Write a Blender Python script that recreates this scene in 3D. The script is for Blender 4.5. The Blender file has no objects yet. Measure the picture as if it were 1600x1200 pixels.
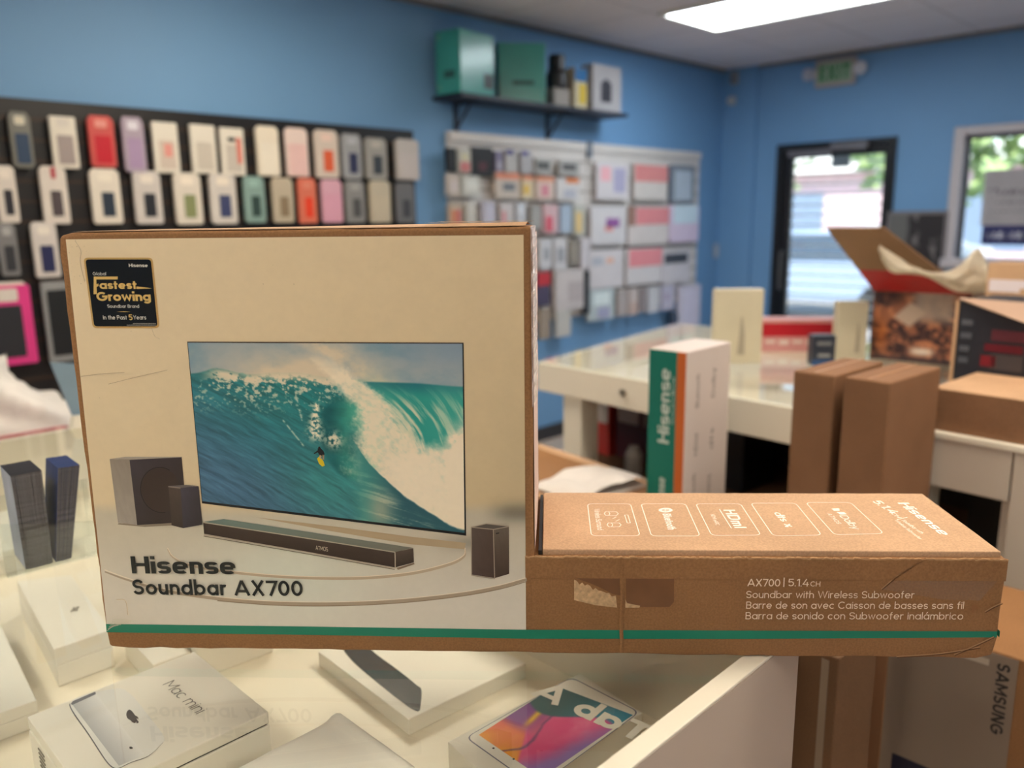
import bpy, math, random
import numpy as np
from mathutils import Vector, Matrix

# ------------------------------------------------------------------ camera, light, exposure
scene = bpy.context.scene
C = scene.collection
CAM = np.array([0.0, 0.0, 1.553])
FPX = 1264.85
PITCH, ROLL, THA = math.radians(11.57), math.radians(-0.791), math.radians(44.741)
_F = np.array([0, math.cos(PITCH), -math.sin(PITCH)])
_R = np.array([1.0, 0, 0]); _U = np.cross(_R, _F)
_R, _U = math.cos(ROLL)*_R + math.sin(ROLL)*_U, -math.sin(ROLL)*_R + math.cos(ROLL)*_U
_M = np.array([[math.sin(THA), math.cos(THA), 0], [-math.cos(THA), math.sin(THA), 0], [0, 0, 1]])
CR, CU, CF = _M @ _R, _M @ _U, _M @ _F
cam_data = bpy.data.cameras.new('camera')
cam = bpy.data.objects.new('camera', cam_data); C.objects.link(cam)
cam.matrix_world = Matrix(((CR[0], CU[0], -CF[0], CAM[0]), (CR[1], CU[1], -CF[1], CAM[1]),
                           (CR[2], CU[2], -CF[2], CAM[2]), (0, 0, 0, 1)))
cam_data.sensor_fit = 'HORIZONTAL'; cam_data.sensor_width = 36.0
cam_data.lens = 36.0*FPX/1600
cam_data.clip_start = 0.02; cam_data.clip_end = 300
cam_data.dof.use_dof = True; cam_data.dof.focus_distance = 0.97; cam_data.dof.aperture_fstop = 2.7
cam_data.dof.aperture_blades = 0
scene.camera = cam

vs = scene.view_settings
scene.display_settings.display_device = 'sRGB'
vs.view_transform = 'Standard'; vs.look = 'None'; vs.gamma = 1.0; vs.exposure = 0.0
vs.use_curve_mapping = False
scene.cycles.use_denoising = True
scene.cycles.max_bounces = 10; scene.cycles.transparent_max_bounces = 24
scene.cycles.caustics_reflective = False; scene.cycles.caustics_refractive = False
scene.cycles.sample_clamp_indirect = 8.0

world = bpy.data.worlds.new('sky'); scene.world = world; world.use_nodes = True
wn = world.node_tree; wn.nodes.clear()
_o = wn.nodes.new('ShaderNodeOutputWorld'); _b = wn.nodes.new('ShaderNodeBackground')
_s = wn.nodes.new('ShaderNodeTexSky')
_s.sky_type = 'NISHITA'; _s.sun_disc = False; _s.sun_elevation = math.radians(52); _s.sun_rotation = math.radians(250)
_b.inputs['Strength'].default_value = 0.42
wn.links.new(_s.outputs[0], _b.inputs[0]); wn.links.new(_b.outputs[0], _o.inputs[0])
sun_d = bpy.data.lights.new('sun', 'SUN'); sun_d.energy = 8.0; sun_d.angle = math.radians(0.6); sun_d.color = (1, .95, .88)
sun = bpy.data.objects.new('sun', sun_d); C.objects.link(sun)
sun.rotation_euler = Vector((0.62, 0.25, -0.85)).to_track_quat('-Z', 'Y').to_euler()
sun.location = (-4, 0, 8)
LAMP_WARM = (1.0, 0.88, 0.70); LAMP_COOL = (0.86, 0.95, 1.0)
LAMP_POWER = 15.0

# ------------------------------------------------------------------ helpers
def ray(u, w): return CF + CR*(u-800)/FPX - CU*(w-600)/FPX
def at(u, w, **k):
    (a, v), = k.items(); i = 'xyz'.index(a); d = ray(u, w)
    return CAM + (v-CAM[i])/d[i]*d
def S(r, g, b):
    return tuple((c/255/12.92) if c/255 <= .04045 else ((c/255+.055)/1.055)**2.4 for c in (r, g, b))
SN = lambda a: np.where(a <= .04045, a/12.92, ((np.maximum(a, 0)+.055)/1.055)**2.4)
rng = random.Random(7)

class MB:
    def __init__(s): s.v = []; s.f = []; s.m = []; s.c = []; s.hascol = False
    def add(s, V, F, mat=0, col=None):
        n = len(s.v); s.v += [tuple(map(float, p)) for p in V]
        s.f += [tuple(int(i)+n for i in q) for q in F]; s.m += [mat]*len(F)
        if col is None: s.c += [(.8, .8, .8)]*len(V)
        else:
            s.hascol = True
            s.c += [tuple(col)]*len(V) if not hasattr(col[0], '__len__') else [tuple(x) for x in col]
        return s
    def box(s, x0, y0, z0, x1, y1, z1, mat=0, col=None):
        V = [(x, y, z) for z in (z0, z1) for y in (y0, y1) for x in (x0, x1)]
        return s.add(V, [(0, 2, 3, 1), (4, 5, 7, 6), (0, 1, 5, 4), (2, 6, 7, 3), (0, 4, 6, 2), (1, 3, 7, 5)], mat, col)
    def hexa(s, P, mat=0, col=None):   # 8 points: bottom ring of four, top ring of four, both counter-clockwise
        return s.add(P, [(3, 2, 1, 0), (4, 5, 6, 7), (0, 1, 5, 4), (1, 2, 6, 5), (2, 3, 7, 6), (3, 0, 4, 7)], mat, col)
    def prism(s, poly, a, b, axis='z', mat=0, col=None):
        n = len(poly)
        def p3(p, h): return {'z': (p[0], p[1], h), 'y': (p[0], h, p[1]), 'x': (h, p[0], p[1])}[axis]
        V = [p3(p, a) for p in poly] + [p3(p, b) for p in poly]
        F = [tuple(range(n))[::-1], tuple(range(n, 2*n))] + [(i, (i+1) % n, n+(i+1) % n, n+i) for i in range(n)]
        if axis == 'y': F = [q[::-1] for q in F]
        return s.add(V, F, mat, col)
    def tube(s, pts, r, n=10, mat=0, col=None):
        pts = [Vector(p) for p in pts]; V = []; F = []
        for i, p in enumerate(pts):
            t = (pts[min(i+1, len(pts)-1)]-pts[max(i-1, 0)]).normalized()
            a = t.orthogonal().normalized(); b = t.cross(a)
            rr = r[i] if hasattr(r, '__len__') else r
            V += [p+a*rr*math.cos(2*math.pi*k/n)+b*rr*math.sin(2*math.pi*k/n) for k in range(n)]
        for i in range(len(pts)-1):
            F += [(i*n+k, i*n+(k+1) % n, (i+1)*n+(k+1) % n, (i+1)*n+k) for k in range(n)]
        F += [tuple(range(n))[::-1], tuple(range((len(pts)-1)*n, len(pts)*n))]
        return s.add(V, F, mat, col)
    def lathe(s, prof, n=24, mat=0, col=None, cx=0, cy=0):
        V = []; F = []
        for r, z in prof: V += [(cx+r*math.cos(2*math.pi*k/n), cy+r*math.sin(2*math.pi*k/n), z) for k in range(n)]
        for i in range(len(prof)-1):
            F += [(i*n+k, i*n+(k+1) % n, (i+1)*n+(k+1) % n, (i+1)*n+k) for k in range(n)]
        F += [tuple(range(n))[::-1], tuple(range((len(prof)-1)*n, len(prof)*n))]
        return s.add(V, F, mat, col)
    def grid(s, fn, nu, nv, mat=0, colfn=None):   # fn(u,v)->3-D; colfn(U,V arrays)->(n,3) linear
        V = [fn(i/nu, j/nv) for j in range(nv+1) for i in range(nu+1)]
        F = [(j*(nu+1)+i, (j+1)*(nu+1)+i, (j+1)*(nu+1)+i+1, j*(nu+1)+i+1) for j in range(nv) for i in range(nu)]
        col = None
        if colfn:
            U, W = np.meshgrid(np.linspace(0, 1, nu+1), np.linspace(0, 1, nv+1))
            col = [tuple(x) for x in colfn(U, W).reshape(-1, 3)]
        return s.add(V, F, mat, col)
    def build(s, name, mats, parent=None, bevel=0, seg=2, smooth=False, loc=None, rz=None):
        me = bpy.data.meshes.new(name); me.from_pydata(s.v, [], s.f)
        for m in (mats if isinstance(mats, (list, tuple)) else [mats]): me.materials.append(m)
        me.polygons.foreach_set('material_index', s.m)
        if s.hascol:
            ca = me.color_attributes.new('Col', 'FLOAT_COLOR', 'POINT')
            a = np.ones((len(s.v), 4), np.float32); a[:, :3] = np.array(s.c, np.float32)
            ca.data.foreach_set('color', a.ravel())
        if smooth: me.polygons.foreach_set('use_smooth', [True]*len(s.f))
        me.update()
        o = bpy.data.objects.new(name, me); C.objects.link(o)
        if parent: o.parent = parent
        if loc is not None: o.location = loc
        if rz is not None: o.rotation_euler[2] = rz
        if bevel:
            b = o.modifiers.new('bevel', 'BEVEL'); b.width = bevel; b.segments = seg; b.limit_method = 'ANGLE'
        return o

def thing(name, label, cat, loc=(0, 0, 0), rz=0, group=None):
    o = bpy.data.objects.new(name, None); C.objects.link(o)
    o.empty_display_size = .05
    o.location = [float(x) for x in loc]; o.rotation_euler[2] = rz
    o['label'] = label; o['category'] = cat
    if group: o['group'] = group
    return o
def tag(o, label, cat, group=None, kind=None):
    o['label'] = label; o['category'] = cat
    if group: o['group'] = group
    if kind: o['kind'] = kind
    return o
def struct(o): o['kind'] = 'structure'; return o

MATS = {}
def mat(key, col, rough=.5, var=.05, scale=12, bump=0, metal=0, spec=.5, stretch=(1, 1, 1), coat=0):
    if key in MATS: return MATS[key]
    m = bpy.data.materials.new(key); m.use_nodes = True; nt = m.node_tree
    p = nt.nodes['Principled BSDF']
    tc = nt.nodes.new('ShaderNodeTexCoord'); mp = nt.nodes.new('ShaderNodeMapping'); mp.inputs['Scale'].default_value = stretch
    nz = nt.nodes.new('ShaderNodeTexNoise'); nz.inputs['Scale'].default_value = scale; nz.inputs['Detail'].default_value = 4
    mr = nt.nodes.new('ShaderNodeMapRange'); mr.inputs[1].default_value = .3; mr.inputs[2].default_value = .7
    mr.inputs[3].default_value = 1-var; mr.inputs[4].default_value = 1+var
    mx = nt.nodes.new('ShaderNodeMix'); mx.data_type = 'RGBA'; mx.blend_type = 'MULTIPLY'; mx.inputs[0].default_value = 1
    mx.inputs['A'].default_value = (*col, 1)
    L = nt.links.new
    L(tc.outputs['Object'], mp.inputs[0]); L(mp.outputs[0], nz.inputs['Vector']); L(nz.outputs[0], mr.inputs[0])
    L(mr.outputs[0], mx.inputs['B']); L(mx.outputs['Result'], p.inputs['Base Color'])
    p.inputs['Roughness'].default_value = rough; p.inputs['Metallic'].default_value = metal
    p.inputs['Specular IOR Level'].default_value = spec
    if coat: p.inputs['Coat Weight'].default_value = coat; p.inputs['Coat Roughness'].default_value = .15
    if bump:
        b = nt.nodes.new('ShaderNodeBump'); b.inputs['Strength'].default_value = bump; b.inputs['Distance'].default_value = .002
        L(nz.outputs[0], b.inputs['Height']); L(b.outputs[0], p.inputs['Normal'])
    MATS[key] = m; return m
def print_mat(key, rough=.5, spec=.4):   # printed ink: colour comes from the artwork's own attribute
    m = bpy.data.materials.new(key); m.use_nodes = True; nt = m.node_tree; p = nt.nodes['Principled BSDF']
    a = nt.nodes.new('ShaderNodeAttribute'); a.attribute_name = 'Col'
    nz = nt.nodes.new('ShaderNodeTexNoise'); nz.inputs['Scale'].default_value = 60
    mr = nt.nodes.new('ShaderNodeMapRange'); mr.inputs[3].default_value = .97; mr.inputs[4].default_value = 1.03
    mx = nt.nodes.new('ShaderNodeMix'); mx.data_type = 'RGBA'; mx.blend_type = 'MULTIPLY'; mx.inputs[0].default_value = 1
    L = nt.links.new; L(nz.outputs[0], mr.inputs[0]); L(a.outputs['Color'], mx.inputs['A']); L(mr.outputs[0], mx.inputs['B'])
    L(mx.outputs['Result'], p.inputs['Base Color']); p.inputs['Roughness'].default_value = rough
    p.inputs['Specular IOR Level'].default_value = spec
    MATS[key] = m; return m
def glass_mat(key, tint, refl=1.0, rough=0.0, base=0.0):   # thin clear sheet: see-through plus Fresnel mirror on the outer faces
    m = bpy.data.materials.new(key); m.use_nodes = True; nt = m.node_tree; nt.nodes.clear()
    out = nt.nodes.new('ShaderNodeOutputMaterial'); tr = nt.nodes.new('ShaderNodeBsdfTransparent'); gl = nt.nodes.new('ShaderNodeBsdfGlossy')
    fr = nt.nodes.new('ShaderNodeFresnel'); fr.inputs[0].default_value = 1.5
    ge = nt.nodes.new('ShaderNodeNewGeometry'); su = nt.nodes.new('ShaderNodeMath'); su.operation = 'SUBTRACT'; su.inputs[0].default_value = refl
    mu = nt.nodes.new('ShaderNodeMath'); mu.operation = 'MULTIPLY'; ad = nt.nodes.new('ShaderNodeMath'); ad.operation = 'ADD'; ad.inputs[1].default_value = base
    ad.use_clamp = True; su.use_clamp = True
    mx = nt.nodes.new('ShaderNodeMixShader'); tr.inputs[0].default_value = (*tint, 1); gl.inputs['Roughness'].default_value = rough
    gl.inputs['Color'].default_value = (1, 1, 1, 1)
    L = nt.links.new
    L(ge.outputs['Backfacing'], su.inputs[1]); L(fr.outputs[0], mu.inputs[0]); L(su.outputs[0], mu.inputs[1]); L(mu.outputs[0], ad.inputs[0])
    L(ad.outputs[0], mx.inputs[0]); L(tr.outputs[0], mx.inputs[1]); L(gl.outputs[0], mx.inputs[2]); L(mx.outputs[0], out.inputs[0])
    MATS[key] = m; return m
def emit_mat(key, col, power):
    m = bpy.data.materials.new(key); m.use_nodes = True; p = m.node_tree.nodes['Principled BSDF']
    p.inputs['Base Color'].default_value = (.9, .9, .9, 1); p.inputs['Emission Color'].default_value = (*col, 1)
    p.inputs['Emission Strength'].default_value = power; MATS[key] = m; return m
def cardboard(key, col):
    m = mat(key, col, rough=.75, var=.07, scale=9, bump=0, spec=.25); nt = m.node_tree; p = nt.nodes['Principled BSDF']; L = nt.links.new
    src = p.inputs['Base Color'].links[0].from_socket
    tc = nt.nodes['Texture Coordinate']; n2 = nt.nodes.new('ShaderNodeTexNoise'); n2.inputs['Scale'].default_value = 420; n2.inputs['Detail'].default_value = 3
    mr = nt.nodes.new('ShaderNodeMapRange'); mr.inputs[1].default_value = .35; mr.inputs[2].default_value = .65; mr.inputs[3].default_value = .9; mr.inputs[4].default_value = 1.1
    mx = nt.nodes.new('ShaderNodeMix'); mx.data_type = 'RGBA'; mx.blend_type = 'MULTIPLY'; mx.inputs[0].default_value = 1
    L(tc.outputs['Object'], n2.inputs['Vector']); L(n2.outputs[0], mr.inputs[0]); L(src, mx.inputs['A']); L(mr.outputs[0], mx.inputs['B']); L(mx.outputs['Result'], p.inputs['Base Color'])
    wv = nt.nodes.new('ShaderNodeTexWave'); wv.wave_type = 'BANDS'; wv.bands_direction = 'X'; wv.inputs['Scale'].default_value = 60; wv.inputs['Distortion'].default_value = 1
    b = nt.nodes.new('ShaderNodeBump'); b.inputs['Strength'].default_value = .05; b.inputs['Distance'].default_value = .001
    L(tc.outputs['Object'], wv.inputs['Vector']); L(wv.outputs['Fac'], b.inputs['Height']); L(b.outputs[0], p.inputs['Normal'])
    return m
def rrect(x0, y0, x1, y1, r, n=5):
    P = []
    for cx, cy, a in ((x1-r, y0+r, -90), (x1-r, y1-r, 0), (x0+r, y1-r, 90), (x0+r, y0+r, 180)):
        P += [(cx+r*math.cos(math.radians(a+90*k/n)), cy+r*math.sin(math.radians(a+90*k/n))) for k in range(n+1)]
    return P
def noise2(x, y, seed=0):
    x = np.asarray(x, float); y = np.asarray(y, float)
    T = np.random.RandomState(seed).rand(64, 64); xi = np.floor(x).astype(int); yi = np.floor(y).astype(int)
    fx = x-xi; fy = y-yi; fx = fx*fx*(3-2*fx); fy = fy*fy*(3-2*fy); g = lambda a, b: T[a % 64, b % 64]
    return (g(xi, yi)*(1-fx)+g(xi+1, yi)*fx)*(1-fy)+(g(xi, yi+1)*(1-fx)+g(xi+1, yi+1)*fx)*fy
def fbm(x, y, seed=0, o=5):
    t = 0; a = .5; s = 0
    for k in range(o): t = t+a*noise2(x*2**k, y*2**k, seed+k); s += a; a *= .55
    return t/s
def ss(a, b, x): t = np.clip((x-a)/(b-a), 0, 1); return t*t*(3-2*t)

# ------------------------------------------------------------------ stroke lettering (geometric sans, drawn here)
def _arc(cx, cy, rx, ry, a0, a1, e=2.0):
    n = max(6, int(abs(a1-a0)/12)); P = []
    for k in range(n+1):
        a = math.radians(a0+(a1-a0)*k/n); c, s = math.cos(a), math.sin(a)
        P.append((cx+rx*math.copysign(abs(c)**(2/e), c), cy+ry*math.copysign(abs(s)**(2/e), s)))
    return P
def glyph(ch, w, e=2.0, wy=None):
    wy = wy or w; h = w/2; g = wy/2; X, K, A = .5, .7, .73
    arc = lambda *a: _arc(*a, e)
    ln = lambda *a: [(a[i], a[i+1]) for i in range(0, len(a), 2)]
    full = arc(.25, .25, .25-h, .25-g, 0, 360)
    def sshape(W, H):
        ry = (H-wy)/4; rx = W/2-h
        return [arc(W/2, H-g-ry, rx, ry, 18, 270)+arc(W/2, g+ry, rx, ry, 90, -162)[1:]], W
    def arch(cx, r): return arc(cx, .5-g-(r-h), r-h, r-h, 180, 0)
    G = {
     'o': ([full], .5), 'a': ([full, ln(.5-h, 0, .5-h, X)], .5), 'd': ([full, ln(.5-h, 0, .5-h, A)], .5),
     'b': ([full, ln(h, 0, h, A)], .5), 'p': ([full, ln(h, -.2, h, X)], .5), 'q': ([full, ln(.5-h, -.2, .5-h, X)], .5),
     'g': ([full, ln(.5-h, .5, .5-h, 0)[:1]+arc(.25, .02, .25-h, .22-g, 0, -150)], .5),
     'c': ([arc(.25, .25, .25-h, .25-g, 48, 312)], .45), 'e': ([ln(h, .25, .5-h, .25), arc(.25, .25, .25-h, .25-g, 0, 318)], .5),
     'n': ([ln(h, 0, h, X), arch(.215, .215)+ln(.43-h, 0)], .43), 'h': ([ln(h, 0, h, A), arch(.215, .215)+ln(.43-h, 0)], .43),
     'u': ([ln(.43-h, 0, .43-h, X), ln(h, X)+arc(.215, .215, .215-h, .215-g, 180, 360)], .43),
     'm': ([ln(h, 0, h, X), arch(.19, .19)+ln(.38-h, 0), arch(.57-w, .19)+ln(.76-w-h, 0)], .76-w),
     'i': ([ln(h, 0, h, X), ln(h, .59, h, .59+wy)], w), 'l': ([ln(h, 0, h, A)], w), 'r': ([ln(h, 0, h, X), arc(.2, .5-g-(.2-h), .2-h, .2-h, 180, 60)], .28),
     't': ([ln(.12, 0, .12, .66), ln(0, .5-g, .27, .5-g)], .27), 'f': ([ln(.12, 0, .12, .55)+arc(.12+.12, .55, .12, .18-g, 180, 85)[1:], ln(0, .5-g, .27, .5-g)], .29),
     'v': ([ln(h*.7, X, .22, g, .44-h*.7, X)], .44), 'w': ([ln(h*.7, X, .18, g, .32, X-g, .46, g, .64-h*.7, X)], .64),
     'x': ([ln(h, 0, .42-h, X), ln(h, X, .42-h, 0)], .42), 'y': ([ln(h*.7, X, .22, .02), ln(.44-h*.7, X, .16, -.2)], .44),
     'k': ([ln(h, 0, h, A), ln(h, .2, .36, X), ln(.14, .28, .38, 0)], .38),
     'A': ([ln(h*.7, 0, .34, K-g*.2), ln(.34, K-g*.2, .68-h*.7, 0), ln(.14, .2, .54, .2)], .68),
     'B': ([ln(h, 0, h, K), ln(h, K-g, .28, K-g)+arc(.28, .53-g*.5, .17-h*.6, .17-g*.5, 90, -90)+ln(h, .37), ln(.28, .36)+arc(.3, .19, .2-h, .19-g*.9, 90, -90)+ln(h, g)], .5),
     'C': ([arc(.35, .35, .35-h, .35-g, 45, 315)], .62), 'D': ([ln(h, 0, h, K), ln(h, K-g, .25, K-g)+arc(.27, .35, .33-h, .35-g, 90, -90)+ln(h, g)], .6),
     'E': ([ln(h, 0, h, K), ln(h, K-g, .44, K-g), ln(h, .35, .4, .35), ln(h, g, .44, g)], .46), 'F': ([ln(h, 0, h, K), ln(h, K-g, .44, K-g), ln(h, .34, .38, .34)], .44),
     'G': ([arc(.35, .35, .35-h, .35-g, 48, 360)+ln(.36, .35)], .7), 'H': ([ln(h, 0, h, K), ln(.58-h, 0, .58-h, K), ln(h, .36, .58-h, .36)], .58),
     'I': ([ln(h, 0, h, K)], w), 'L': ([ln(h, K, h, g, .42, g)], .43), 'M': ([ln(h, 0, h, K), ln(h, K-g, .36, .2, .72-h, K-g), ln(.72-h, K, .72-h, 0)], .72),
     'N': ([ln(h, 0, h, K), ln(h, K, .58-h, 0), ln(.58-h, 0, .58-h, K)], .58), 'O': ([arc(.35, .35, .35-h, .35-g, 0, 360)], .7),
     'P': ([ln(h, 0, h, K), ln(h, K-g, .28, K-g)+arc(.28, .48, .2-h, .22-g, 90, -90)+ln(h, .26+g)], .5), 'R': ([ln(h, 0, h, K), ln(h, K-g, .28, K-g)+arc(.28, .48, .2-h, .22-g, 90, -90)+ln(h, .26+g), ln(.28, .28, .46, 0)], .5),
     'T': ([ln(.25, 0, .25, K), ln(0, K-g, .5, K-g)], .5), 'U': ([ln(h, K)+arc(.27, .27, .27-h, .27-g, 180, 360)+ln(.54-h, K)], .54),
     'W': ([ln(h*.7, K, .24, g, .44, K-g, .64, g, .88-h*.7, K)], .88), 'X': ([ln(h, 0, .58-h, K), ln(h, K, .58-h, 0)], .58), 'Y': ([ln(h*.7, K, .29, .3, .58-h*.7, K), ln(.29, 0, .29, .3)], .58),
     '0': ([arc(.25, .35, .25-h, .35-g, 0, 360)], .5), '1': ([ln(.03, .56, .16, K-g, .2, K-g), ln(.2, 0, .2, K)], .25),
     '4': ([ln(.3, K, .05, .2, .48, .2), ln(.36, 0, .36, .42)], .5), '5': ([ln(.42, K-g, .1, K-g, .07, .4)+arc(.23, .235, .22-h, .235-g, 125, -150)], .46),
     '7': ([ln(0, K-g, .45, K-g, .17, 0)], .45), '.': ([ln(h, 0, h, wy)], w), '|': ([ln(h, -.12, h, .85)], w), ' ': ([], .2),
    }
    if ch == 's': return sshape(.38+(.06 if e > 2.5 else 0), .5)
    if ch == 'S': return sshape(.5, .7)
    if ch == 'á':
        st, ad = glyph('a', w, e); return st+[ln(.22, .58, .34, .74)], ad
    return G[ch]
def ribbon(P, w, wy=None):
    wy = wy or w
    closed = len(P) > 3 and math.hypot(P[0][0]-P[-1][0], P[0][1]-P[-1][1]) < 1e-6
    if closed: P = P[:-1]
    n = len(P); Lf = []; Rt = []
    for i in range(n):
        a = P[i-1] if (i > 0 or closed) else None; b = P[i]; c = P[(i+1) % n] if (i < n-1 or closed) else None
        d = []
        for p, q in ((a, b), (b, c)):
            if p is not None and q is not None:
                l = math.hypot(q[0]-p[0], q[1]-p[1])
                if l > 1e-7: d.append(((q[0]-p[0])/l, (q[1]-p[1])/l))
        nx = sum(-t[1] for t in d); ny = sum(t[0] for t in d); l = math.hypot(nx, ny) or 1e-9; nx /= l; ny /= l
        k = 1/max(.6, nx*-d[0][1]+ny*d[0][0])
        Lf.append((b[0]+nx*k*w/2, b[1]+ny*k*wy/2)); Rt.append((b[0]-nx*k*w/2, b[1]-ny*k*wy/2))
    V = Lf+Rt; m = n if closed else n-1
    return V, [(i, n+i, n+(i+1) % n, (i+1) % n) for i in range(m)]
def text(mb, st, org, xd, yd, w=.1, width=None, gap=.09, e=2.0, col=None, m=0, slant=0, wy=None):
    """letters on a plane: org = baseline start, yd = vector of one cap height, xd = direction of reading; width = total length along xd"""
    org, xd, yd = (np.array(t, float) for t in (org, xd, yd))
    yd = yd/.7; ly = np.linalg.norm(yd); xd = xd/np.linalg.norm(xd)
    x = 0; out = []
    for ch in st:
        g, ad = glyph(ch, w, e, wy)
        for P in g: out.append([(x+p[0], p[1]) for p in P])
        x += ad+gap
    tot = x-gap; sx = width/tot if width else ly
    nz = np.cross(xd, yd); nz = nz/np.linalg.norm(nz)
    for k, P in enumerate(out):
        V, F = ribbon(P, w, wy)
        mb.add([org+nz*2e-5*(k % 5)+xd*sx*(p[0]+slant*p[1])+yd*p[1] for p in V], F, m, col)
    return mb

# ------------------------------------------------------------------ materials
white_lam = mat('white_laminate', S(236, 230, 216), .35, .02, 3)
white_pack = mat('white_pack_card', S(238, 234, 224), .45, .02, 6)
black_paint = mat('black_paint', S(22, 22, 24), .4, .1, 8)
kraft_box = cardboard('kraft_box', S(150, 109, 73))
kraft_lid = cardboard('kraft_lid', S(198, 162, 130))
kraft_dark = cardboard('kraft_dark', S(152, 120, 94))
kraft_dim = cardboard('kraft_dim', S(112, 84, 62))
ink = print_mat('printed_ink', .45)
ink_gloss = print_mat('printed_gloss_ink', .3)
glass_top = glass_mat('counter_glass', (.985, .995, .985), 1.0)
glass_clear = glass_mat('clear_glass', (.97, .99, .98), 1.0)
acrylic = glass_mat('clear_acrylic', (.95, .97, .97), 1.0, base=.03)
tape_clear = glass_mat('clear_tape_film', (.90, .86, .80), .8, rough=.28, base=.06)
wall_blue = mat('blue_wall_paint', S(112, 158, 202), .6, .02, 2, bump=.03)

# ------------------------------------------------------------------ the room
XW, YW, HC = 6.42, 3.767, 2.75
XB, YB = -3.0, -4.0
floor_m = mat('floor_vinyl_plank', S(196, 180, 166), .4, .12, 6, stretch=(1, 8, 1))
struct(MB().box(XB-.1, YB-.1, -.1, XW+.15, YW+.15, 0).build('floor', floor_m))
cm = mat('ceiling_tile', S(226, 220, 222), .9, .03, 60)
nt = cm.node_tree; br = nt.nodes.new('ShaderNodeTexBrick'); br.offset = 0; br.inputs['Scale'].default_value = 1
br.inputs['Brick Width'].default_value = .61; br.inputs['Row Height'].default_value = .61; br.inputs['Mortar Size'].default_value = .012
br.inputs['Mortar Smooth'].default_value = .3
br.inputs['Color1'].default_value = br.inputs['Color2'].default_value = (1, 1, 1, 1); br.inputs['Mortar'].default_value = (.82, .82, .82, 1)
mx = nt.nodes.new('ShaderNodeMix'); mx.data_type = 'RGBA'; mx.blend_type = 'MULTIPLY'; mx.inputs[0].default_value = 1
p = nt.nodes['Principled BSDF']; src = p.inputs['Base Color'].links[0].from_socket
nt.links.new(nt.nodes['Texture Coordinate'].outputs['Object'], br.inputs['Vector'])
nt.links.new(src, mx.inputs['A']); nt.links.new(br.outputs['Color'], mx.inputs['B']); nt.links.new(mx.outputs['Result'], p.inputs['Base Color'])
struct(MB().box(XB-.1, YB-.1, HC, XW+.15, YW+.15, HC+.12).build('ceiling', cm))
struct(MB().box(XB-.1, YW, 0, XW+.15, YW+.15, HC).build('wall_left', wall_blue))
struct(MB().box(XB-.1, YB, 0, XB, YW, HC).build('wall_back', wall_blue))
struct(MB().box(XB-.1, YB-.1, 0, XW+.15, YB, HC).build('wall_right', wall_blue))
DY0, DY1, DZ = 2.323, 3.262, 2.105
WY0, WY1, WZ0, WZ1 = -.9, 1.935, 1.23, 2.135
mb = MB()
mb.box(XW, DY1, 0, XW+.15, YW, HC); mb.box(XW, DY0, DZ, XW+.15, DY1, HC); mb.box(XW, WY1, 0, XW+.15, DY0, HC)
mb.box(XW, WY0, WZ1, XW+.15, WY1, HC); mb.box(XW, WY0, 0, XW+.15, WY1, WZ0); mb.box(XW, YB, 0, XW+.15, WY0, HC)
struct(mb.build('wall_front', wall_blue))
struct(MB().box(XW-.03, 3.46, 0, XW, YW, HC).build('trim_1', wall_blue))
trim_m = mat('grey_wall_angle', S(120, 120, 122), .6)
struct(MB().box(XB, YW-.02, HC-.025, XW, YW, HC).build('trim_2', trim_m))
struct(MB().box(XW-.02, YB, HC-.025, XW, YW, HC).build('trim_3', trim_m))
base_m = mat('dark_baseboard', S(50, 48, 50), .5)
struct(MB().box(XB, YW-.012, 0, XW, YW, .1).build('baseboard_left', base_m))

# glazed door in a black frame
dframe = mat('black_door_metal', S(18, 22, 28), .35, .05, 8)
mb = MB(); X0, X1 = XW-.03, XW+.08
mb.box(X0, DY1-.055, 0, X1, DY1, DZ); mb.box(X0, DY0, 0, X1, DY0+.05, DZ); mb.box(X0, DY0+.05, DZ-.05, X1, DY1-.055, DZ)
d = struct(mb.build('door_1', dframe, bevel=.004))
mb = MB(); a, b = DY0+.052, DY1-.057; X0, X1 = XW+.0, XW+.045; T = DZ-.052
mb.box(X0, b-.075, .02, X1, b, T); mb.box(X0, a, .02, X1, a+.035, T); mb.box(X0, a+.035, T-.06, X1, b-.075, T); mb.box(X0, a+.035, .02, X1, b-.075, .26)
dl = mb.build('door_leaf', dframe, d, bevel=.004)
MB().box(XW+.02, a+.035, .26, XW+.026, b-.075, T-.06).build('door_glass', glass_clear, dl)
mb = MB(); mb.box(XW-.075, 2.52, DZ-.075, XW-.012, 2.80, DZ-.015); mb.box(XW-.07, 2.80, DZ-.1, XW-.02, 3.15, DZ-.055)
mb.build('door_closer', mat('grey_closer_metal', S(120, 118, 124), .4, metal=.4), d, bevel=.006)
mb = MB(); mb.box(XW-.035, 2.66, DZ-.20, XW-.005, 2.80, DZ-.11)
mb.build('closer_arm', mat('grey_arm_metal', S(108, 122, 132), .4), d, bevel=.006)
mb = MB(); mb.tube([(XW-.03, b-.04, .95), (XW-.06, b-.04, .95), (XW-.06, b-.04, 1.25), (XW-.03, b-.04, 1.25)], .012)
mb.build('door_handle', mat('handle_metal', S(120, 120, 120), .3, metal=.8), dl)
mb = MB()
for k in range(21):
    z = .34+k*.08; mb.box(XW+.034, a+.04, z, XW+.05, b-.08, z+.012)
mb.build('door_louvre', mat('white_louvre', S(225, 228, 232), .5), dl)

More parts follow.
